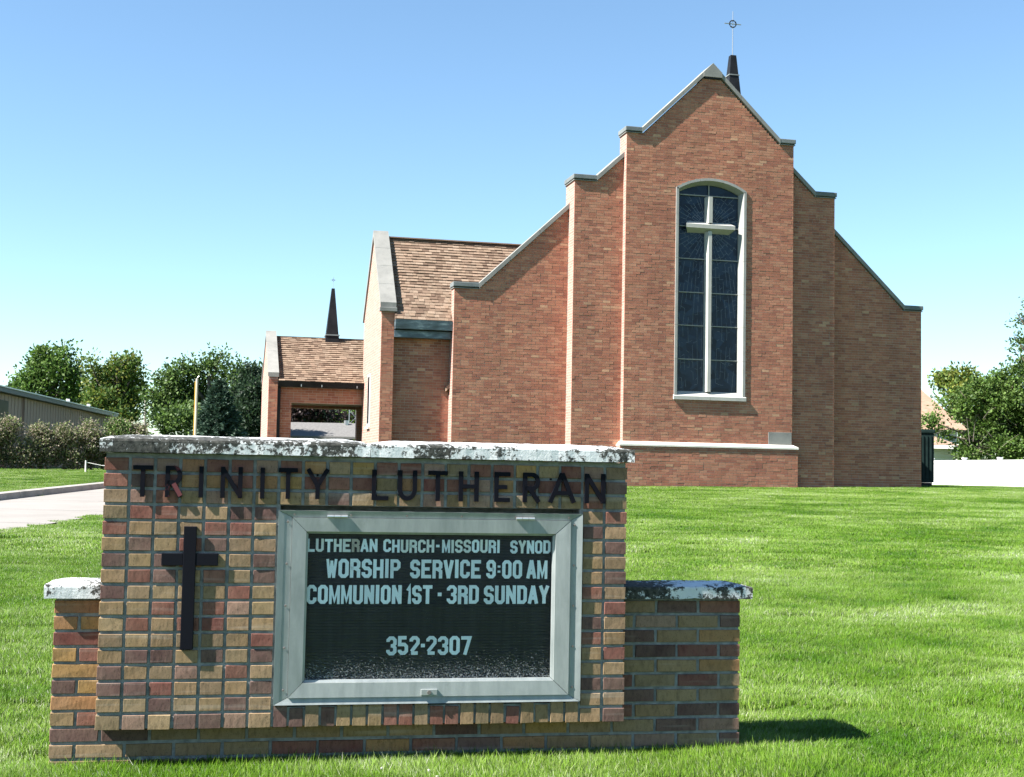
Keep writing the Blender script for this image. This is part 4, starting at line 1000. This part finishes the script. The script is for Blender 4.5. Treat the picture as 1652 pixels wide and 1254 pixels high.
def tree(name, label, px, base_px_x, Y, blobs_px, n, leaf, pal, seed, r0, m='leaf', depth=.8, group=None, trunk_m='bark', per=26, shell=.35, cat='tree', every=1, shrink=1):
    """blobs_px: (x, y, half width, half height) in pixels of the photograph at depth Y"""
    k = Y / F_PX; b = at(base_px_x, 760, Y); base = (b.x, Y, float(gz(b.x, Y)))
    t = empty(name, base); tag(t, label, cat, group); rr = random.Random(seed); blobs = []
    for (x, y, rx, rz) in blobs_px:
        c = at(x, y, Y); blobs.append(((c.x - base[0], rr.uniform(-1, 1) * depth * rx * k * 1.2, c.z - base[2]), (rx * k, rx * k * depth, rz * k)))
    if shrink != 1: blobs = [(c, tuple(q * shrink for q in r_)) for c, r_ in blobs]
    foliage('crown', blobs, n, leaf, pal, seed, t, m, per=per, shell=shell)
    limbs('trunk', (0, 0, 0), blobs, r0, seed, t, trunk_m, every=every)
    return t, blobs
def lobes(seed, xl, xr, yt, yb, n, rmin, rmax, taper=.6):
    rr = random.Random(seed); out = []
    for i in range(n):
        v = rr.random(); y = lerp(yt, yb, v); half = (xr - xl) / 2 * (1 - taper * (1 - v) ** 1.5)
        r = rr.uniform(rmin, rmax); x = (xl + xr) / 2 + rr.uniform(-1, 1) * max(half - r * .7, 2)
        out.append((x, y + r * .9 * (1 - v), r, r * rr.uniform(.8, 1.15)))
    return out
GREEN = [(.075, .128, .024), (.082, .145, .030), (.052, .098, .022), (.10, .165, .036)]
BGREEN = [(.085, .165, .028), (.11, .19, .035), (.07, .14, .03)]
YGREEN = [(.14, .18, .03), (.18, .19, .035), (.10, .16, .03), (.09, .14, .03)]
DARK = [(.020, .042, .020), (.028, .055, .026), (.016, .034, .018)]
SPRUCE = [(.040, .075, .048), (.052, .092, .060), (.030, .060, .040)]
PURPLE = [(.045, .028, .030), (.030, .020, .022), (.06, .038, .034)]
HEDGE = [(.11, .15, .05), (.15, .18, .075), (.23, .20, .135), (.13, .16, .06), (.28, .23, .18), (.11, .14, .045), (.32, .28, .22)]

# ------------------------------------------------------------------ left background
grp = 'tall trees behind the metal building'
tree('poplar_tree', 'tall green tree rising behind the left end of the grey metal building', 75, 78, 112, [(45, 640, 26, 34), (75, 610, 22, 38), (98, 592, 20, 34), (55, 600, 18, 28), (72, 572, 9, 14), (118, 630, 17, 34), (96, 648, 30, 34), (30, 668, 20, 26), (120, 588, 9, 16), (62, 580, 10, 18), (104, 566, 9, 12), (80, 668, 40, 30), (38, 615, 11, 18), (122, 606, 10, 14)],
     14000, .34, GREEN + BGREEN, 51, .32, group=grp, shrink=.84)
tree('poplar_tree', 'tree with yellowing top behind the right end of the metal building', 185, 182, 108, [(155, 620, 18, 36), (150, 590, 10, 18), (185, 612, 22, 34), (205, 592, 18, 20), (212, 622, 17, 30), (175, 650, 28, 30), (205, 652, 16, 24), (218, 600, 9, 16), (190, 586, 9, 14), (150, 655, 20, 26), (212, 578, 7, 9), (195, 672, 30, 14)],
     10500, .32, GREEN + YGREEN[:2], 52, .30, group=grp, shrink=.82)
tree('broad_tree', 'broad leafy tree behind the dark spruce and pale pole', 330, 335, 84, [(285, 635, 34, 30), (262, 610, 15, 16), (300, 600, 24, 22), (345, 598, 26, 22), (352, 578, 12, 9), (378, 602, 20, 18), (402, 622, 22, 24), (268, 660, 28, 24), (320, 640, 40, 34), (300, 680, 50, 26), (256, 640, 14, 18), (330, 582, 12, 12), (410, 600, 11, 12), (380, 650, 34, 40), (408, 660, 22, 36)],
     16000, .25, GREEN + [(.05, .09, .03)], 53, .42, every=2, shrink=.86)
def spruce(name, label, xc, ytop, ybot, halfw, Y, n, pal, seed):
    k = Y / F_PX; b = at(xc, 760, Y); base = (b.x, Y, float(gz(b.x, Y))); t = empty(name, base); tag(t, label, 'conifer')
    rg = np.random.default_rng(seed); top = at(xc, ytop, Y).z - base[2]; hw = halfw * k
    lay = 22; Ps = []; Ds = []; mb = MB(); mb.tube([(0, 0, -.2), (0, 0, top * .5), (0, 0, top)], [.2, .12, .02], 8)
    for i in range(lay):
        f = i / (lay - 1); z = lerp(.5, top * .985, f); R0 = hw * (1 - f) ** .85 + .08; nb = int(lerp(15, 5, f))
        for j in range(nb):
            a = 2 * math.pi * (j + rg.random()) / nb; L = R0 * rg.uniform(.75, 1.12); dirv = np.array([math.cos(a), math.sin(a), -.25 + .5 * f])
            m_ = int(n / lay / nb * (R0 / hw + .35) * 1.3) + 4; s_ = rg.random(m_) ** .6
            p = np.array([0, 0, z]) + dirv * (s_ * L)[:, None] + np.array([0, 0, .16 * hw]) * (s_ ** 2)[:, None]
            side = np.array([-math.sin(a), math.cos(a), 0]); p = p + side * (rg.normal(size=m_) * .22 * L * (1.1 - s_))[:, None] + rg.normal(size=(m_, 3)) * .05
            Ps.append(p); Ds.append(unit(dirv + side * rg.normal(size=(m_, 1)) * .8 + rg.normal(size=(m_, 3)) * .35 + np.array([0, 0, .2])))
            if i % 3 == 0 and j % 2 == 0: mb.tube([(0, 0, z), tuple(np.array([0, 0, z]) + dirv * L * .8)], [.03, .008], 5)
    P = np.concatenate(Ps); D = np.concatenate(Ds); U = unit(np.cross(D, rg.normal(size=D.shape))); pal = np.array(pal)
    tone = pal[rg.integers(0, len(pal), len(P))] * rg.uniform(.7, 1.3, len(P))[:, None]
    leaf_object('crown', P, D, U, .26 * rg.uniform(.6, 1.3, len(P)), .085, tone, 'needle', t)
    mb.build('trunk', 'bark', t)
spruce('spruce_tree', 'blue-green spruce in front of the broad tree, right of the pale pole', 350, 622, 720, 52, 72, 15000, SPRUCE, 61)
tree('dark_tree', 'dense dark green tree standing against the canopy pier', 408, 408, 77, [(400, 615, 20, 18), (418, 640, 24, 30), (390, 640, 18, 22), (410, 680, 34, 30), (384, 668, 18, 22), (425, 612, 14, 16), (404, 598, 10, 10)], 14000, .19, DARK + [(.035, .065, .025)], 62, .25)
# far wood along the horizon: reads as one mass
rr = random.Random(400); bl = []
for k in range(150):
    x = lerp(-260, 260, k / 149) + rr.uniform(-2, 2); hgt = rr.uniform(3.2, 5.6)
    bl.append(((x, rr.uniform(-8, 8), hgt * .5), (rr.uniform(2.6, 4.2), 3.5, hgt * .55)))
wood = foliage('far_wood', bl, 26000, .85, GREEN + DARK, 401, None, per=30, shell=.6)
wood.location = (0, 250, 1.1); tag(wood, 'low belt of distant trees along the horizon', 'trees', kind='stuff')
# hedge shrubs
hg = 'shrubs in the row along the far lawn'
for i, (x, yt, hwp, lab) in enumerate([(-40, 676, 40, 'greyish shrub at the far left end of the hedge row, partly out of view'), (18, 672, 36, 'greyish shrub below the dark window of the metal building'), (66, 684, 28, 'low pinkish grey shrub, third in the hedge row'),
        (104, 682, 30, 'greyish shrub in the middle of the hedge row'), (146, 676, 30, 'olive shrub near the short rope post'), (186, 674, 28, 'greener shrub in the hedge beside the sign cap'), (222, 684, 26, 'last grey-green shrub of the hedge, behind the sign cap')]):
    Y = 45.5 + i * .5; k = Y / F_PX; yb = 752; rr = random.Random(70 + i)
    bl = [(x + rr.uniform(-.55, .55) * hwp, lerp(yt + 16, yb - 10, rr.random()), hwp * rr.uniform(.35, .6), rr.uniform(14, 24)) for _ in range(10)] + [(x, yt + 22, hwp * .55, 20), (x - hwp * .3, yb - 22, hwp * .6, 22), (x + hwp * .3, yb - 22, hwp * .6, 22)]
    tree('hedge_shrub', lab, x, x, Y, bl, 8500, .085, HEDGE if i != 5 else HEDGE[:3] + BGREEN, 80 + i, .05, group=hg, cat='shrub', depth=.7, per=14, shell=.28)
# metal building
bld = empty('metal_building', (-24.5, 70, 1.1)); tag(bld, 'long low grey metal building with sloping dark roof edge behind the hedge', 'building')
def bpart(name, vs, fs, m, dx=0):
    mb = MB(); mb.add([(x + 24.5, y - 70, z - 1.1) for x, y, z in vs], fs); return mb.build(name, m, bld)
P0 = Vector((-21.6, 48, 0)); P1 = Vector((-26.25, 87.5, 0)); LD = (P1 - P0).normalized(); ND = Vector((LD.y, -LD.x, 0)); WL = (P1 - P0).length
if ND.x < 0: ND = -ND
def bq(name, s0, s1, z0, z1, off0, off1, m):
    a = P0 + LD * s0; b = P0 + LD * s1; vs = []
    for z in (z0, z1):
        for p, o_ in ((a, off0), (b, off0), (b, off1), (a, off1)): q = p + ND * o_; vs.append((q.x, q.y, z))
    return bpart(name, vs, [(0, 3, 2, 1), (4, 5, 6, 7), (0, 1, 5, 4), (1, 2, 6, 5), (2, 3, 7, 6), (3, 0, 4, 7)], m)
bq('wall', 0, WL, .8, 4.4, -12, 0, 'beige_metal')
s_ = .25
while s_ < WL - .3:
    bq('wall_rib', s_, s_ + .07, 1.0, 4.38, .002, .018, 'beige_rib'); s_ += .62
rf = bq('roof', -.4, WL + .4, 4.42, 4.62, -12.3, .35, 'fascia_dark')
bq('roof_edge', -.42, WL + .42, 4.625, 4.68, -.4, .40, 'white_siding')
for s0 in (28.5, 34.5): MB().tube([(P0.x + LD.x * s0 + 24.5 - ND.x * .5, P0.y + LD.y * s0 - 70, 3.5), (P0.x + LD.x * s0 + 24.5 - ND.x * .5, P0.y + LD.y * s0 - 70, 3.9)], [.10, .10], 10).build('roof_vent', 'white_siding', bld)
bq('door_post', 16.0, 16.25, 1.0, 4.4, .0, .12, 'beige_rib')
wn = bq('window', 8.2, 13.2, 2.3, 4.1, .036, .06, 'window_dark'); bq('window_apron', 8.2, 13.2, 1.0, 2.28, .036, .07, 'red_brick_plain')
for s0 in (33.0, 35.0): bq('window', s0, s0 + .7, 2.6, 3.5, .04, .06, 'window_dark')
# poles
def pole(name, label, x, ytop, Y, r, m, grp=None, cat='pole'):
    b = at(x, 760, Y); t = empty(name, (b.x, Y, float(gz(b.x, Y)))); tag(t, label, cat, grp); h = at(x, ytop, Y).z - t.location.z
    MB().tube([(0, 0, -.2), (0, 0, h)], [r, r * .85], 10).build('shaft', m, t); return t, h
t, h = pole('light_pole', 'pale wooden pole with a yellow strip before the dark spruce', 313, 611, 50, .055, 'pole_wood')
MB().box(-.075, -.05, -.03, .03, .2, h - .1).build('yellow_strip', 'yellow_paint', t)
MB().tube([(0, 0, h), (.02, 0, h + .06), (.09, 0, h + .12)], [.014, .014, .016], 8).build('bracket', 'steel', t)
t, h = pole('utility_pole', 'distant grey utility pole with crossarm between the trees', 231, 634, 122, .13, 'wood_grey')
MB().box(-1.0, 1.0, -.06, .06, h - .45, h - .3).build('crossarm', 'wood_grey', t)
for x in (-.9, -.35, .35, .9): MB().tube([(x, 0, h - .3), (x, 0, h - .12)], [.05, .03], 6).build('insulator', 'steel', t)
for zo in (-.15, -.9): MB().tube([(-.9 if zo > -.5 else 0, 0, h + zo), (-12, -4, h + zo - .7), (-30, -9, h + zo - .4)], [.02] * 3, 5).build('wire', 'dark_metal', t)
t, h = pole('rope_post', 'short white post holding a rope in front of the hedge', 138, 743, 44, .028, 'rope_white', cat='post')
MB().tube([(0, 0, h - .06), (.5, .1, h - .16), (1.2, .2, h - .18), (2.2, .4, h - .10)], [.012] * 4, 6).build('rope', 'rope_white', t)
# through the canopy opening: grey-roofed house, trees, mast
hs = empty('grey_roof_house', tuple(at(520, 720, 78)[:2]) + (1.1,)); tag(hs, 'low house with grey shingle roof seen through the entrance canopy', 'house')
kk = 78 / F_PX; hx = lambda px: (px - 520) * kk; hz = lambda py: (757 - py) * kk + EYE - 1.1
MB().add([(hx(430), 0, hz(704)), (hx(640), 0, hz(704)), (hx(640), 3.2, hz(679)), (hx(430), 3.2, hz(679)), (hx(430), 6.4, hz(704)), (hx(640), 6.4, hz(704)), (hx(430), 0, hz(704) - .12), (hx(640), 0, hz(704) - .12)],
         [(0, 1, 2, 3), (3, 2, 5, 4), (6, 7, 1, 0), (0, 3, 4), (1, 5, 2)]).build('roof', 'grey_roof', hs)
MB().box(hx(433), hx(637), .35, 6.0, -.3, hz(704) - .01).build('wall', 'cream_wall', hs)
for a, b in ((478, 505), (534, 568)): MB().box(hx(a), hx(b), .31, .346, .3, hz(707)).build('window', 'window_dark', hs)
MB().tube([(hx(548), 2.8, hz(684)), (hx(548), 2.8, hz(675))], [.14, .14], 10).build('roof_vent', 'steel', hs)
tree('purple_tree', 'dark purple-leaved tree above the grey roof seen through the canopy', 500, 500, 92, [(480, 662, 26, 20), (520, 660, 22, 20), (500, 682, 40, 20), (455, 672, 30, 24), (545, 676, 14, 14), (505, 650, 20, 12)], 7000, .26, PURPLE + DARK[:1], 91, .25)
tree('bright_tree', 'bright green tree seen through the right of the canopy opening', 565, 565, 96, [(565, 660, 20, 20), (590, 665, 22, 22), (560, 682, 20, 16), (600, 690, 26, 20), (545, 690, 14, 12)], 5500, .28, BGREEN + YGREEN[2:], 92, .25)
mt = empty('lattice_mast', (at(568, 700, 88).x, 88, 1.1)); tag(mt, 'thin grey lattice mast behind the grey-roofed house', 'mast')
mb = MB(); hh = at(568, 640, 88).z - 1.1
for q in (-.22, .22): mb.tube([(q, 0, -.2), (q, 0, hh)], [.03, .03], 6)
for k in range(int(hh / .45)): mb.tube([(-.22 if k % 2 else .22, 0, k * .45), (.22 if k % 2 else -.22, 0, (k + 1) * .45)], [.018, .018], 5)
mb.build('lattice', 'steel', mt)

# ------------------------------------------------------------------ right background
kk = 62 / F_PX; Yh = 62; hz = lambda py: (777 - py) * kk + EYE; hx = lambda px: (px - CX) * kk
th = empty('tan_roof_house', (hx(1480), Yh, 1.1)); tag(th, 'house with tan hipped roof and white garage beside the church', 'house')
def tb(name, vs, fs, m): return MB().add([(x - hx(1480), y - Yh, z - 1.1) for x, y, z in vs], fs).build(name, m, th)
xl, xr_, dp = hx(1300), hx(1564), 5.4
tb('roof', [(xl, Yh, hz(694)), (xr_, Yh, hz(694)), (xr_, Yh + dp, hz(694)), (xl, Yh + dp, hz(694)), (xl + 2.2, Yh + dp / 2, hz(608)), (hx(1500), Yh + dp / 2, hz(610))], [(0, 1, 5, 4), (1, 2, 5), (2, 3, 4, 5), (3, 0, 4), (0, 3, 2, 1)], 'tan_roof')
MB().box(xl + .4 - hx(1480), xr_ - .4 - hx(1480), .4, dp - .4, -.3, hz(694) - 1.11).build('wall', 'white_siding', th)
Yg = 58.5; kg = Yg / F_PX; gxx = lambda px: (px - CX) * kg; gzz = lambda py: (777 - py) * kg + EYE
tb('garage_roof', [(gxx(1470), Yg, gzz(719)), (gxx(1549), Yg, gzz(719)), (gxx(1553), Yh + .38, gzz(700)), (gxx(1470), Yh + .38, gzz(700)), (gxx(1470), Yg, gzz(722.5)), (gxx(1549), Yg, gzz(722.5)), (gxx(1553), Yh + .38, gzz(703)), (gxx(1470), Yh + .38, gzz(703))],
   [(0, 1, 2, 3), (4, 7, 6, 5), (4, 5, 1, 0), (5, 6, 2, 1), (3, 2, 6, 7), (0, 3, 7, 4)], 'tan_roof')
tb('garage_fascia', [(gxx(1470), Yg - .02, gzz(719.5)), (gxx(1549.5), Yg - .02, gzz(719.5)), (gxx(1549.5), Yg - .02, gzz(725)), (gxx(1470), Yg - .02, gzz(725)), (gxx(1470), Yg - .005, gzz(719.5)), (gxx(1549.5), Yg - .005, gzz(719.5)), (gxx(1549.5), Yg - .005, gzz(725)), (gxx(1470), Yg - .005, gzz(725))],
   [(0, 1, 2, 3), (0, 4, 5, 1), (2, 6, 7, 3), (1, 5, 6, 2), (0, 3, 7, 4), (4, 7, 6, 5)], 'white_vinyl')
for k in range(9):                      # lap siding boards of the garage
    z0 = lerp(.9, gzz(724), k / 9); z1 = lerp(.9, gzz(724), (k + 1) / 9) - .004
    tb('siding_board', [(gxx(1472), Yg + .28, z0), (gxx(1547), Yg + .28, z0), (gxx(1547), Yg + .31, z1), (gxx(1472), Yg + .31, z1), (gxx(1472), Yh, z0), (gxx(1547), Yh, z0), (gxx(1547), Yh, z1), (gxx(1472), Yh, z1)],
       [(0, 1, 2, 3), (0, 4, 5, 1), (3, 2, 6, 7), (1, 5, 6, 2), (0, 3, 7, 4), (4, 7, 6, 5)], 'white_siding')
# vinyl fence
fn = empty('vinyl_fence', (16.5, 52, 1.1)); tag(fn, 'low white vinyl fence beyond the lawn at the right', 'fence')
FA, FB = Vector((15.9, 54.2, 1.1)), Vector((19.2, 41.5, 1.1)); fl = (FB - FA).length; npn = 6; fd = (FB - FA) / fl; ang = math.atan2(fd.y, fd.x)
def fpart(name, s0, s1, z0, z1, th_, m='white_vinyl'):
    p = FA + fd * s0; L = s1 - s0; mb = MB().box(0, L, -th_ / 2, th_ / 2, z0, z1); o = mb.build(name, m, fn)
    o.location = p - fn.location; o.rotation_euler = (0, 0, ang); return o
for k in range(npn + 1):
    s0 = fl * k / npn; fpart('fence_post', s0 - .06, s0 + .06, -.2, 1.0, .12); q = fpart('post_cap', s0 - .075, s0 + .075, 1.0, 1.05, .15)
    if k < npn:
        s1 = fl * (k + 1) / npn
        fpart('top_rail', s0 + .06, s1 - .06, .84, .95, .06); fpart('bottom_rail', s0 + .06, s1 - .06, .02, .14, .06)
        nb = 12
        for j in range(nb): fpart('fence_board', lerp(s0 + .06, s1 - .06, j / nb) + .003, lerp(s0 + .06, s1 - .06, (j + 1) / nb) - .003, .13, .85, .025)
# green utility cabinet beside the church
Yc = 39.5; kc = Yc / F_PX; xc = (1508.5 - CX) * kc; zc0 = float(gz(xc, Yc))
uc = empty('utility_cabinet', (xc - .55, Yc + .5, zc0)); tag(uc, 'dark green ribbed metal cabinet at the right corner of the church', 'cabinet')
ztop = (776.5 - 694) * kc + EYE - zc0
MB().bevbox(-.55, .55, -.5, .5, .14, ztop - .12, .02).build('body', 'cabinet_green', uc)
MB().bevbox(-.58, .58, -.53, .53, ztop - .118, ztop, .03).build('lid', 'cabinet_green', uc)
for k in range(9): MB().box(-.5 + k * .115, -.45 + k * .115, -.525, -.503, .22, ztop - .18).build('rib', 'cabinet_green', uc)
for k in range(7): MB().box(.503, .525, -.42 + k * .13, -.37 + k * .13, .22, ztop - .18).build('rib', 'cabinet_green', uc)
MB().box(-.5, .5, -.45, .45, -.1, .138).build('plinth', 'dark_metal', uc)
pad = MB().bevbox(-.9, 1.0, -.75, .7, -.12, .03, .01).build('concrete_pad', 'concrete', uc)
# trees at the right
t, bl = tree('ragged_tree', 'ragged tree with bare grey twigs leaning over the tan roof', 1600, 1612, 56.5, [(1520, 652, 15, 8), (1545, 668, 14, 9), (1505, 680, 9, 12), (1528, 702, 10, 9), (1580, 632, 26, 18), (1615, 620, 24, 22), (1640, 640, 24, 26), (1610, 655, 30, 22), (1590, 690, 24, 16), (1635, 690, 30, 26), (1660, 670, 28, 36), (1570, 720, 22, 20), (1615, 725, 34, 18), (1655, 725, 30, 20), (1555, 645, 16, 12), (1690, 640, 30, 40), (1560, 735, 16, 10), (1642, 604, 20, 16), (1668, 590, 18, 20)],
     24000, .15, GREEN + BGREEN + YGREEN[2:], 101, .17, per=18, shell=.4)
rr = random.Random(7); mb = MB(); kt = 56.5 / F_PX
for k in range(36):                     # dead twigs
    x = rr.choice((1600, 1625, 1575, 1590)) + rr.uniform(-22, 22); y = rr.choice((690, 705, 728)) + rr.uniform(-18, 16); p = at(x, y, 56.0 + rr.uniform(-.8, .4)) - t.location
    d = Vector((rr.uniform(-.9, .3), rr.uniform(-.5, .2), rr.uniform(.05, .7))).normalized() * rr.uniform(.5, 1.3); q = p + d * .5 + Vector((0, 0, rr.uniform(-.08, .12)))
    mb.tube([p, q, p + d], [.010, .007, .003], 4)
mb.build('dead_twigs', 'grey_twig', t)
tree('tall_tree', 'tall dark green tree at the right edge of the picture', 1690, 1695, 52, [(1648, 520, 8, 18), (1650, 560, 14, 18), (1660, 600, 22, 24), (1690, 540, 30, 40), (1700, 600, 40, 40), (1680, 500, 20, 24), (1730, 560, 40, 60), (1720, 650, 50, 50), (1650, 590, 16, 12)], 12000, .15, GREEN + DARK[1:2], 102, .2, per=16, shell=.45)
tree('yellow_green_tree', 'yellow-green tree top showing above the tan house roof', 1550, 1560, 82, [(1535, 612, 18, 14), (1555, 608, 16, 14), (1520, 612, 10, 8), (1575, 625, 20, 18), (1545, 632, 26, 16), (1600, 640, 24, 24), (1560, 660, 30, 24)], 6500, .25, YGREEN, 103, .25)
tree('dark_far_tree', 'dark tree far behind the ragged tree', 1650, 1660, 95, [(1620, 690, 50, 40), (1680, 680, 50, 50), (1590, 720, 40, 30)], 5000, .34, DARK + GREEN, 104, .3)

# ------------------------------------------------------------------ lawn: bladed turf, instanced on points (one object)
def turf(name, n_, size, hmin, hmax, wd, seed):
    rg = np.random.default_rng(seed)
    x, y = (rg.random((2, n_)) - .5) * size
    h = rg.uniform(hmin, hmax, n_) * (1 + .35 * (rg.random(n_) > .93)); a = rg.uniform(0, 2 * np.pi, n_); lean = rg.uniform(.1, .75, n_) * h; wv = wd * rg.uniform(.6, 1.3, n_)
    bias = np.array([.45, .15]); dx = np.cos(a) * lean + bias[0] * lean; dy = np.sin(a) * lean + bias[1] * lean
    sa = a + np.pi / 2 + rg.uniform(-.6, .6, n_); sxv, syv = np.cos(sa) * wv / 2, np.sin(sa) * wv / 2
    V = np.zeros((n_, 5, 3))
    V[:, 0] = np.stack([x - sxv, y - syv, -np.full(n_, .01)], 1); V[:, 1] = np.stack([x + sxv, y + syv, -np.full(n_, .01)], 1)
    V[:, 2] = np.stack([x + dx * .35 + sxv * .8, y + dy * .35 + syv * .8, h * .6], 1); V[:, 3] = np.stack([x + dx * .35 - sxv * .8, y + dy * .35 - syv * .8, h * .6], 1)
    V[:, 4] = np.stack([x + dx, y + dy, h * .98], 1)
    me = bpy.data.meshes.new(name); me.vertices.add(n_ * 5); me.vertices.foreach_set('co', V.reshape(-1).astype(np.float32))
    b = (np.arange(n_) * 5)[:, None]; L = np.concatenate([b + [0, 1, 2, 3], b + [3, 2, 4]], 1)
    me.loops.add(n_ * 7); me.loops.foreach_set('vertex_index', L.reshape(-1).astype(np.int32))
    me.polygons.add(n_ * 2); st_ = np.stack([np.arange(n_) * 7, np.arange(n_) * 7 + 4], 1).reshape(-1); me.polygons.foreach_set('loop_start', st_.astype(np.int32))
    me.polygons.foreach_set('loop_total', np.tile([4, 3], n_).astype(np.int32)); me.update(calc_edges=True)
    pal = np.array([(.160, .285, .022), (.180, .305, .026), (.210, .325, .040), (.115, .225, .018), (.28, .35, .085), (.42, .45, .20)]); pr = [.24, .25, .2, .14, .11, .06]
    tone = .72 * np.array([1, 1.05, .95]) * pal[rg.choice(len(pal), n_, p=pr)] * rg.uniform(.8, 1.2, n_)[:, None]
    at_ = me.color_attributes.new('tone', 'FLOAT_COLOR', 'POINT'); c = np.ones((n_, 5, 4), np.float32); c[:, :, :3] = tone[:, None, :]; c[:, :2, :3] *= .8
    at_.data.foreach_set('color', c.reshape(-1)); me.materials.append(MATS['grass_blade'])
    return bpy.data.objects.new(name, me)
near = [turf('turf_near', 6200, .6, .026, .056, .0040, 200 + i) for i in range(4)]
far = [turf('turf_far', 4600, .9, .022, .046, .0075, 210 + i) for i in range(3)]
rg = np.random.default_rng(77); pts = []
CHu = np.array([math.cos(.235), math.sin(.235)]); CHv = np.array([-math.sin(.235), math.cos(.235)]); CP = np.array([2.8139, 33.6])
def in_church(x, y):
    d = np.array([x, y]) - CP; u, v = d @ CHu, d @ CHv
    return (-4.0 < u < 8.7 and .9 < v < 12.5) or (-1.2 < u < 5.8 and .3 < v) or (.0 < u < 4.7 and v > .05 and v < 13) or (-6 < u < -4 and 1.3 < v < 4.5)
def in_sign(x, y):
    d = np.array([x + 1.717, y - 5.65]); u = d @ np.array([math.cos(.19), math.sin(.19)]); v = d @ np.array([-math.sin(.19), math.cos(.19)])
    return -.12 < u < 2.8 and .17 < v < .33
def scatter(y0, y1, sp, lst, base):
    y = y0
    while y < y1:
        hw_ = .40 * y + 1.6; x = -hw_
        while x < hw_:
            px, py = x + rg.uniform(-.5, .5) * sp, y + rg.uniform(-.5, .5) * sp; x += sp
            mg = .12 if base == 0 else .30
            if road_far(py) - mg - .14 < px < road_near(py) + mg: continue
            if in_church(px, py) or in_sign(px, py): continue
            pts.append((px, py, float(gz(px, py)), rg.normal(0, 1.1) + .7 * math.sin(px * .55 + py * .31), rg.uniform(.85, 1.15), base + rg.integers(0, len(lst))))
        y += sp
scatter(3.9, 14, .33, near, 0)
scatter(13.6, 47, .47, far, len(near))
for k in range(70):                     # longer unmown grass along the foot of the sign
    u = lerp(-.35, 3.05, k / 69); v = rg.uniform(-.16, .0) + .02; c_, s_ = math.cos(.19), math.sin(.19)
    X, Y = -1.717 + u * c_ - v * s_, 5.65 + u * s_ + v * c_
    pts.append((X, Y - .12, float(gz(X, Y)), rg.uniform(-3, 3), rg.uniform(1.0, 1.5), rg.integers(0, 4)))
pts = np.array(pts)
me = bpy.data.meshes.new('lawn_grass'); me.vertices.add(len(pts)); me.vertices.foreach_set('co', pts[:, :3].reshape(-1).astype(np.float32))
for nm, col_, ty in (('rotz', 3, 'FLOAT'), ('scl', 4, 'FLOAT')):
    a = me.attributes.new(nm, ty, 'POINT'); a.data.foreach_set('value', pts[:, col_].astype(np.float32))
a = me.attributes.new('idx', 'INT', 'POINT'); a.data.foreach_set('value', pts[:, 5].astype(np.int32))
lawn = link('lawn_grass', me); tag(lawn, 'bright green mown lawn grass around the sign and church', 'grass', kind='stuff')
ng = bpy.data.node_groups.new('lawn', 'GeometryNodeTree')
ng.interface.new_socket('Geometry', in_out='INPUT', socket_type='NodeSocketGeometry'); ng.interface.new_socket('Geometry', in_out='OUTPUT', socket_type='NodeSocketGeometry')
gi = ng.nodes.new('NodeGroupInput'); go = ng.nodes.new('NodeGroupOutput'); iop = ng.nodes.new('GeometryNodeInstanceOnPoints'); g2i = ng.nodes.new('GeometryNodeGeometryToInstance')
for ob in reversed(near + far):         # multi-input keeps last linked first
    oi = ng.nodes.new('GeometryNodeObjectInfo'); oi.inputs['Object'].default_value = ob; ng.links.new(oi.outputs['Geometry'], g2i.inputs[0])
def named(nm, ty):
    q = ng.nodes.new('GeometryNodeInputNamedAttribute'); q.data_type = ty; q.inputs['Name'].default_value = nm; return q.outputs['Attribute']
cx_ = ng.nodes.new('ShaderNodeCombineXYZ'); ng.links.new(named('rotz', 'FLOAT'), cx_.inputs[2])
cs_ = ng.nodes.new('ShaderNodeCombineXYZ'); cs_.inputs[0].default_value = 1; cs_.inputs[1].default_value = 1; ng.links.new(named('scl', 'FLOAT'), cs_.inputs[2])
ng.links.new(gi.outputs[0], iop.inputs['Points']); ng.links.new(g2i.outputs[0], iop.inputs['Instance']); iop.inputs['Pick Instance'].default_value = True
ng.links.new(named('idx', 'INT'), iop.inputs['Instance Index']); ng.links.new(cx_.outputs[0], iop.inputs['Rotation']); ng.links.new(cs_.outputs[0], iop.inputs['Scale'])
ng.links.new(iop.outputs[0], go.inputs[0])
md = lawn.modifiers.new('lawn', 'NODES'); md.node_group = ng
# clover heads in the foreground
for i, (x, y, wh) in enumerate([(616, 1219, 'the leftmost of the small cluster'), (692, 1222, 'the farther of the middle pair'), (706, 1231, 'the nearer of the middle pair'), (815, 1238, 'the one furthest to the right')]):
    d = ray(x, y); t_ = (0.065 - EYE) / d[2]; p = d * t_; bm = bmesh.new(); bmesh.ops.create_icosphere(bm, subdivisions=2, radius=.0065)
    rr = random.Random(i)
    for v in bm.verts: v.co *= rr.uniform(.8, 1.15)
    me = bpy.data.meshes.new('clover_flower'); bm.to_mesh(me); bm.free()
    fl_ = empty('clover_flower', (p[0], p[1], float(gz(p[0], p[1])))); tag(fl_, 'tiny white clover flower in the grass before the sign, ' + wh, 'flower', 'clover flowers before the sign')
    o = link('flower_head', me, fl_, 'clover_white'); o.location = (0, 0, .07)
    MB().tube([(0, 0, -.01), (.004, 0, .035), (0, 0, .066)], [.0014] * 3, 5).build('stalk', 'cabinet_green', fl_)
